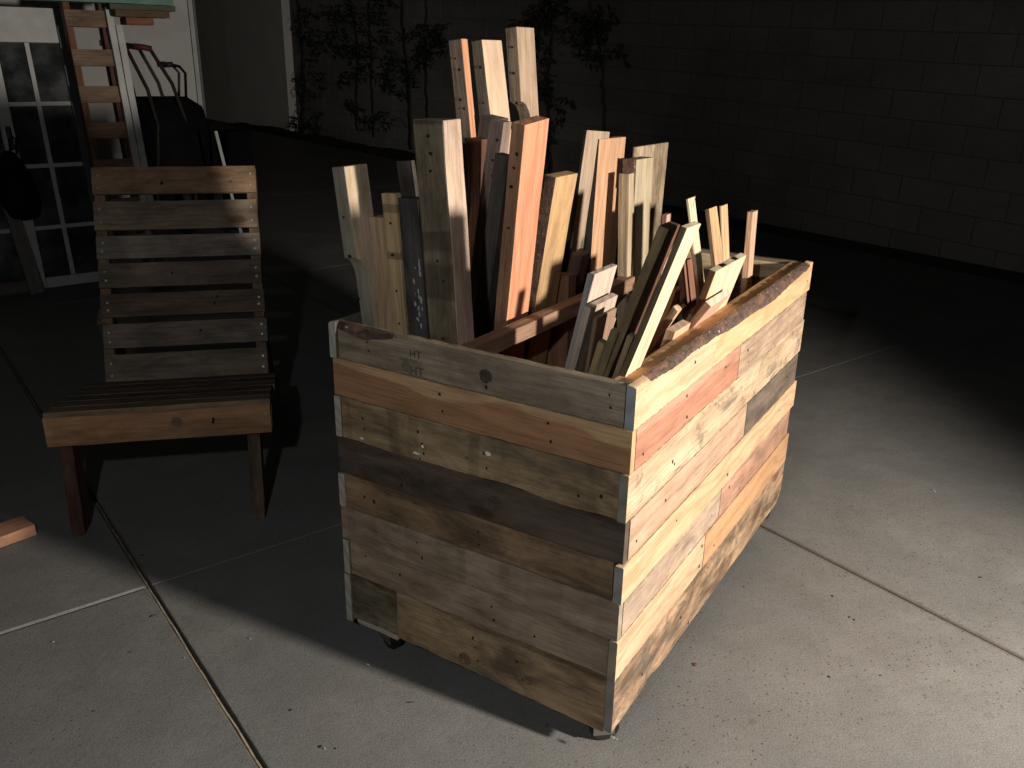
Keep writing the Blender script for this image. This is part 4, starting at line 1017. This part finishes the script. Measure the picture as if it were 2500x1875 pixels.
o = board("stringer", (0.657, 0.5, 1.3872), (0.465, 0.5, 0.1), 0.0324, 0.0855, wood((0.60,0.47,0.35),stain=0.25,knots=0.6,rings=24,fibre=0.5), "brightly lit wide stringer in the middle of the three tallest boards", cat="board", holes=((.06,.4),(.14,.5),(.225,.5)), bev=0.002, front=wood((0.25,0.205,0.155),grey=0.3,stain=0.5))
OB["T2"] = (o, (U(*(0.657, 0.5, 1.3872)) - U(*(0.465, 0.5, 0.1))).length)
o = board("stringer", (0.6372, 0.62, 1.4183), (0.5063, 0.62, 0.1), 0.0327, 0.0836, wood((0.46,0.36,0.27),stain=0.4,knots=0.3,rings=26), "tallest stringer of all, with a rounded notch cut below its lit face", cat="board", holes=((.045,.5),(.105,.5),(.175,.4)), notch=(0.172,0.45,0.040), front=wood((0.27,0.215,0.16),grey=0.2,stain=0.5))
o = board("offcut", (0.5053, 0.36, 1.2167), (0.6433, 0.36, 0.2796), 0.0374, 0.0321, wood((0.30,0.22,0.19),grey=0.3,stain=0.4), "purplish grey board behind the left side of the orange stringer", cat="board", holes=((.04,.3),(.085,.4),(.12,.3)))
o = board("offcut", (0.4674, 0.32, 1.1497), (0.6213, 0.32, 0.1), 0.0357, 0.0300, wood((0.12,0.10,0.09),grey=0.5,stain=0.8), "short dark square piece in front of the purplish grey board", cat="board")
o = board("stringer", (0.3788, 0.24, 1.2242), (0.5409, 0.3437, 0.1), 0.0319, 0.0959, wood((0.56,0.27,0.165),stain=0.12,knots=0.1,rings=46,heart=None), "bright orange stringer in the middle of the cart", cat="board", holes=((.06,.4),(.09,.5),(.13,.6),(.22,.5)), front=wood((0.32,0.185,0.115),stain=0.4,rings=40))
o = board("offcut", (0.4044, 0.42, 1.1006), (0.548, 0.42, 0.1), 0.0300, 0.1041, wood((0.50,0.34,0.18),stain=0.4,knots=0.4,rings=20), "golden board with a dark bark edge between the orange stringer and the thin tall board", cat="board", bev=0.002, front=BARK)
o = board("block", (0.426, 0.54, 0.8483), (0.409, 0.54, 0.1), 0.0610, 0.0409, wood((0.24,0.125,0.075),stain=0.3,rings=60), "short red-brown block just behind the divider bar", cat="block")
o = board("block", (0.4312, 0.62, 0.8849), (0.6148, 0.62, 0.1), 0.0325, 0.0525, wood((0.115,0.07,0.05),stain=0.6), "stubby dark brown post beside the red-brown block", cat="block", jit=0.002, bev=0.004)
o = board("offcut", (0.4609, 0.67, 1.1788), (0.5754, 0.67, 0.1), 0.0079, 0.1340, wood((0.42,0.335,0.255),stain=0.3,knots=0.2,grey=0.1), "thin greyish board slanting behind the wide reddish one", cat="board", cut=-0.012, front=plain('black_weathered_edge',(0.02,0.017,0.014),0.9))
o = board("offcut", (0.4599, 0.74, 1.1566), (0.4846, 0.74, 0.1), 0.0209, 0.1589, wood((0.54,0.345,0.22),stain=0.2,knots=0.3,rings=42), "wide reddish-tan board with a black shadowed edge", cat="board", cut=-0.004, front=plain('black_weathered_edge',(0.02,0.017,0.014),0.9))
o = board("offcut", (0.3989, 0.8, 1.0713), (0.3496, 0.8, 0.1), 0.0298, 0.0329, wood((0.44,0.36,0.25),stain=0.3,knots=0.1), "slender tan upright crossing in front of the bark-edged board", cat="board")
o = board("offcut", (0.4074, 0.86, 1.1006), (0.3888, 0.86, 0.1), 0.0319, 0.1133, wood((0.46,0.41,0.29),stain=0.15,knots=0.1), "olive-tan board with a strip of rough bark at its left top", cat="board", cut=-0.003, front=BARK)
bm = bmesh.new(); lnn = (U(*(0.4074, 0.86, 1.1006)) - U(*(0.3888, 0.86, 0.1))).length; bm_box(bm, lnn - 0.075, lnn + 0.002, -0.0319 - 0.004, -0.003, -0.006, -0.0006, nx=8, jit=0.0016); from_bm("bark_strip", bm, BARK, o)
o = board("offcut", (0.4431, 0.93, 1.1244), (0.4601, 0.93, 0.1), 0.0084, 0.2318, wood((0.46,0.37,0.26),stain=0.75,knots=0.4,mould=0.35), "wide stained board with dark knots, rightmost of the tall group at the back", cat="board", cut=-0.004, bev=0.003)
o = board("offcut", (0.2869, 0.8, 0.9777), (0.2929, 0.8, 0.1), 0.0134, 0.0370, wood((0.46,0.33,0.25),stain=0.2,knots=0), "small pale stub just showing above the mossy stick", cat="board", front=wood((0.25,0.15,0.11)))
o = board("offcut", (-0.0093, 0.07, 1.0858), (0.3062, 0.0334, 0.1), 0.0220, 0.0616, wood((0.12,0.055,0.035),stain=0.4), "dark leaning board with a flaking mossy edge, left of the brightest board", cat="board", jit=0.002, bev=0.003, front=wood((0.22,0.17,0.09),stain=0.6,mould=0.5))
o = board("offcut", (-0.0496, 0.05, 1.0948), (0.2726, 0.0319, 0.1), 0.0123, 0.0648, wood((0.62,0.52,0.38),stain=0.2,knots=0.2,rings=26,fibre=0.5), "brightest pale board leaning over the near corner, longest of the leaning ones", cat="board", jit=0.001, front=wood((0.17,0.135,0.075),stain=0.6,mould=0.4))
o = board("offcut", (0.1522, 0.12, 0.9742), (0.34, 0.12, 0.1), 0.0114, 0.1047, wood((0.50,0.42,0.36),stain=0.25,knots=0.1,grey=0.15), "whitish leaning board, topmost of the fan of three beside the divider bar", cat="board", front=wood((0.33,0.33,0.31),stain=0.2))
o = board("offcut", (0.1431, 0.1, 0.9164), (0.3261, 0.1, 0.1), 0.0147, 0.1181, wood((0.44,0.37,0.30),stain=0.25,knots=0.1,grey=0.2), "grey leaning board, middle one of the fan beside the divider bar", cat="board")
o = board("offcut", (0.1197, 0.08, 0.9062), (0.2238, 0.08, 0.1), 0.0076, 0.0875, wood((0.23,0.16,0.115),stain=0.35,knots=0.1), "brown round-cornered board, lowest of the fan beside the divider bar", cat="board", bev=0.004)
o = board("offcut", (0.0933, 0.06, 0.8667), (0.2848, 0.06, 0.1), 0.0132, 0.0205, wood((0.32,0.235,0.12),stain=0.5), "short ochre strip between the brown board and the tall mossy one", cat="board")
o = board("offcut", (0.0649, 0.055, 0.8949), (0.2985, 0.055, 0.1), 0.0148, 0.0172, wood((0.27,0.225,0.125),stain=0.6,mould=0.3), "greenish strip with a square top, second of the short front pieces", cat="board")
o = board("offcut", (0.0338, 0.05, 0.8928), (0.2604, 0.05, 0.1), 0.0119, 0.0192, wood((0.32,0.245,0.15),stain=0.5,mould=0.2), "narrow olive strip with a pale edge against the foot of the brightest board", cat="board")
o = board("offcut", (0.1592, 0.6, 1.0559), (0.0299, 0.6, 0.4891), 0.0055, 0.0413, wood((0.64,0.55,0.40),stain=0.1,knots=0,end=(0.12,0.10,0.08)), "bright white stick leaning left at the back right, with a dark cut top", cat="board")
o = board("offcut", (0.1766, 0.8, 1.0046), (0.0291, 0.8, 0.3409), 0.0118, 0.0582, wood((0.56,0.40,0.235),stain=0.4,rings=40,end=(0.10,0.085,0.07)), "tan stick with dark grain streaks, left one of the close pair", cat="board", front=wood((0.24,0.16,0.10)))
o = board("offcut", (0.1787, 0.9, 0.9985), (0.0468, 0.9, 0.1), 0.0063, 0.0455, wood((0.58,0.42,0.25),stain=0.15,knots=0), "narrow plain stick, right one of the close pair", cat="board")
o = board("offcut", (0.1098, 0.95, 0.9831), (0.0848, 0.95, 0.1), 0.0157, 0.0426, wood((0.54,0.37,0.265),stain=0.15,knots=0,end=(0.6,0.46,0.33)), "lone reddish stick standing upright near the far right corner", cat="board")
o = board("offcut", (0.0169, 0.42, 0.9411), (0.255, 0.42, 0.1), 0.0160, 0.2018, wood((0.62,0.50,0.36),stain=0.12,knots=0.8,rings=20,fibre=0.5), "wide bright slanted board with two black staples in its top edge", cat="board", front=wood((0.26,0.14,0.08)))
OB["R1"] = (o, (U(*(0.0169, 0.42, 0.9411)) - U(*(0.255, 0.42, 0.1))).length)
lnn = (U(*(0.0169, 0.42, 0.9411)) - U(*(0.255, 0.42, 0.1))).length
for zz in (0.055, 0.135):
    bm = bmesh.new()
    for q in range(9): bm_tube(bm, [(lnn + 0.0006, -0.014 + random.uniform(0, .010), zz + random.uniform(-.007, .007)), (lnn + 0.004, -0.008, zz + random.uniform(-.009, .009)), (lnn + 0.0008, -0.002, zz + random.uniform(-.010, .010))], 0.0009, 4)
    from_bm("staple", bm, plain("black_staple_wire", (0.01, 0.01, 0.01), 0.5), o)
o = board("offcut", (0.0142, 0.4, 0.8723), (0.532, 0.4, 0.1), 0.0160, 0.1302, wood((0.56,0.38,0.28),stain=0.2,knots=0,end=(0.62,0.46,0.36)), "pinkish block slanting over the side rail below the stapled board", cat="board", front=wood((0.40,0.22,0.14)))
o = board("offcut", (0.0495, 0.3, 0.8346), (0.2388, 0.3, 0.1), 0.0200, 0.0857, wood((0.58,0.40,0.28),stain=0.15,knots=0), "small pinkish block with a clean cut top resting by the near side rail", cat="board")
o = board("offcut", (0.4454, 0.4, 1.0594), (0.5357, 0.4, 0.1), 0.0064, 0.0352, wood((0.60,0.45,0.34),stain=0.35,knots=0.2,mould=0.1), "pale pinkish board edge showing right of the orange stringer", cat="board", jit=0.002)
o = board("offcut", (0.1146, 0.45, 0.8777), (0.301, 0.45, 0.1), 0.0120, 0.0415, wood((0.46,0.27,0.12),stain=0.5,mould=0.2), "small crumbly orange-brown piece right of the brightest board", cat="board", jit=0.002)
o = board("offcut", (0.0771, 0.38, 0.8559), (0.5178, 0.38, 0.1), 0.0160, 0.0484, wood((0.60,0.42,0.28),stain=0.3), "short piece with a chewed bright top, between the orange-brown piece and the small pink block", cat="board", jit=0.002)
o = board("offcut", (0.1453, 0.3, 0.8966), (0.3767, 0.3, 0.1), 0.0075, 0.0288, wood((0.30,0.26,0.19),grey=0.3), "thin grey lath half hidden left of the mossy board", cat="board")
o = board("offcut", (0.1637, 0.66, 0.9432), (0.0295, 0.66, 0.3924), 0.0044, 0.0107, wood((0.26,0.10,0.06),stain=0.2), "thin dark red stick behind the bright white stick", cat="board")
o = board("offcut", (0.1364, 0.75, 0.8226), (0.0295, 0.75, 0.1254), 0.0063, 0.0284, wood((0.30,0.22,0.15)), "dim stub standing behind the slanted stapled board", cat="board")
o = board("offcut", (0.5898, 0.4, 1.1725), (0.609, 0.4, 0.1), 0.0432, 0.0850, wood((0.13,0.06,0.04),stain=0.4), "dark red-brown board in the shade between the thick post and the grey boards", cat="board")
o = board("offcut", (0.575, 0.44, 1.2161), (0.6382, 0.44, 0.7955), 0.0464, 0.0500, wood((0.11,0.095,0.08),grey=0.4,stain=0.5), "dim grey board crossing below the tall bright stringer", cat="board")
o = board("offcut", (0.0551, 0.2, 0.8076), (0.1787, 0.2, 0.1), 0.0127, 0.0872, wood((0.26,0.10,0.055),stain=0.2), "dark red-brown wedge at the foot of the brightest board beside the near rail", cat="board")
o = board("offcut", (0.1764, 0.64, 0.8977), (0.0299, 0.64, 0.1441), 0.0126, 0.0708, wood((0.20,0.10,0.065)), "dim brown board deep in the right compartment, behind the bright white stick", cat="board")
o = board("offcut", (0.0884, 0.5, 0.8163), (0.3811, 0.5, 0.1), 0.0160, 0.1053, wood((0.36,0.24,0.17)), "short tan piece tucked under the slanting pinkish block", cat="board")
o = board("offcut", (0.1284, 0.14, 0.8804), (0.3214, 0.14, 0.1), 0.0131, 0.0432, wood((0.36,0.27,0.18),stain=0.4), "thin tan strip rising behind the brown round-cornered board", cat="board")

knot(OB['T2'][0], OB['T2'][1] - 0.235, -0.045, 0.011, (0.30, 0.13, 0.07), y=0.0008, seed=14).matrix_local = frame((0, 0, 1), (0, -1, 0), (1, 0, 0), (OB['T2'][1] - 0.235, 0.0009, 0.050))
knot(OB['R1'][0], 0, 0, 0.010, (0.38, 0.13, 0.06), seed=15).matrix_local = frame((1, 0, 0), (0, -1, 0), (0, 0, -1), (OB['R1'][1] - 0.085, 0.0009, 0.12))
bm = bmesh.new(); rq = random.Random(31)
for k in range(26):
    x, y, r_ = OB['S4b'][1] - rq.uniform(0.12, 0.36), -rq.uniform(0.004, 0.026), rq.uniform(0.0015, 0.0055)
    vs = [bm.verts.new((x + 1.8 * r_ * math.cos(t * 1.0472) * rq.uniform(0.5, 1.1), y + 0.7 * r_ * math.sin(t * 1.0472) * rq.uniform(0.5, 1.1), -0.0006 - 0.00004 * k)) for t in range(6)]
    bm.faces.new(vs)
from_bm("paint_smear", bm, plain("old_white_paint", (0.30, 0.31, 0.33), 0.7, var=0.4, scale=80), OB['S4b'][0])
# the splinter beside the white stick
bm = bmesh.new(); bm_tube(bm, [U(0.150, 0.612, 1.035), U(0.147, 0.612, 1.062)], [0.0012, 0.0005], 5)
tag(from_bm("splinter", bm, wood((0.6, 0.5, 0.36), knots=0)), "hair-thin splinter standing beside the tip of the bright white stick", "splinter")

# ------------------------------------------------------------------ litter on the concrete
lr = random.Random(77)
LS = 0.68
LIT = [plain("dry_brown_leaf", (0.11, 0.06, 0.035), 0.8, var=0.3, scale=60), plain("dark_chip", (0.03, 0.024, 0.018), 0.8), plain("pale_chip", (0.34, 0.31, 0.26), 0.8)]
def chip(x, y, s, k, asp, label, name="wood_chip", cat="wood chip", group=None, rot=None):
    s *= LS; bm = bmesh.new(); n = 7; r0 = lr.uniform(0, 6.28) if rot is None else rot
    top = []; bt = []
    for q in range(n):
        t = q * 6.283 / n; rr = s * lr.uniform(0.7, 1.1)
        px, py = rr * math.cos(t), rr * asp * math.sin(t)
        X_, Y_ = px * math.cos(r0) - py * math.sin(r0), px * math.sin(r0) + py * math.cos(r0)
        top.append(bm.verts.new((X_, Y_, 0.0016 + s * 0.12 * lr.random()))); bt.append(bm.verts.new((X_ * 0.95, Y_ * 0.95, 0.0003)))
    c = bm.verts.new((0, 0, 0.0016 + s * 0.22))
    for q in range(n):
        bm.faces.new((top[q], top[(q + 1) % n], c)); bm.faces.new((bt[q], bt[(q + 1) % n], top[(q + 1) % n], top[q]))
    bm.faces.new(bt[::-1])
    bmesh.ops.recalc_face_normals(bm, faces=bm.faces[:])
    o = from_bm(name, bm, LIT[k]); o.location = (x, y, 0.0006); return tag(o, label, cat, group)
chip(0.449, 1.707, 0.0105, 0, 0.75, "curled brown leaf flake on the lit concrete right of the cart", "dry_leaf", "leaf")
chip(0.646, 2.039, 0.0040, 1, 0.60, "black speck of debris close to the side of the cart, above the brown flake", "wood_chip", "wood chip")
chip(-1.049, 2.142, 0.0090, 1, 0.40, "dark crumpled scrap right of the floor joint crossing, below the chair", "wood_chip", "wood chip")
chip(-0.904, 1.860, 0.0120, 1, 0.12, "thin dark twig right of the lit joint crossing", "twig", "twig")
chip(-0.903, 1.717, 0.0040, 1, 0.60, "dark chip on the lit slab left of the long joint", "wood_chip", "wood chip")
chip(-0.768, 1.699, 0.0060, 2, 0.40, "pale shaving at the left lip of the long joint", "wood_chip", "wood chip")
chip(-0.634, 1.776, 0.0070, 2, 0.35, "pale sliver beside the shadow edge, left of the cart", "wood_chip", "wood chip")
chip(-0.473, 1.530, 0.0060, 1, 0.60, "dark chip at the bottom, right of the long joint", "wood_chip", "wood chip")
chip(-0.385, 1.425, 0.0070, 1, 0.60, "dark brown chip with a white crumb beside it at the bottom edge", "wood_chip", "wood chip")
chip(-0.376, 1.419, 0.0040, 2, 0.60, "white crumb beside the dark chip at the bottom edge", "wood_chip", "wood chip")
chip(-0.353, 1.420, 0.0035, 1, 0.60, "tiny dark chip right of the white crumb at the bottom edge", "wood_chip", "wood chip")
chip(-0.214, 1.561, 0.0120, 1, 0.16, "forked dark twig in the middle of the lit concrete near the cart shadow", "twig", "twig")
chip(-0.329, 1.686, 0.0090, 2, 0.50, "pale fragment just inside the cart shadow below the left caster", "wood_chip", "wood chip")
chip(1.429, 2.627, 0.0140, 2, 0.22, "pale splinter far out on the dim concrete to the right", "wood_chip", "wood chip")
chip(0.876, 2.001, 0.0080, 1, 0.30, "dark twig bit in the middle of the right slab", "twig", "twig")
chip(0.889, 1.907, 0.0060, 1, 0.50, "first of two dark crumbs on the right slab", "wood_chip", "wood chip")
chip(0.897, 1.896, 0.0060, 1, 0.50, "second, lower of two dark crumbs on the right slab", "wood_chip", "wood chip")
chip(0.757, 1.672, 0.0060, 1, 0.60, "round dark crumb low on the right slab", "wood_chip", "wood chip")
chip(1.328, 2.104, 0.0090, 1, 0.50, "dim blotch-like crumb near the right edge", "wood_chip", "wood chip")
chip(-1.105, 1.750, 0.0040, 2, 0.50, "tiny white crumb on the lit slab below the lumber piece", "wood_chip", "wood chip")
chip(0.881, 1.680, 0.0040, 1, 0.50, "small dark crumb at the lower right of the slab", "wood_chip", "wood chip")
chip(-0.899, 1.517, 0.0040, 1, 0.50, "lone dark crumb low on the left slab", "wood_chip", "wood chip")
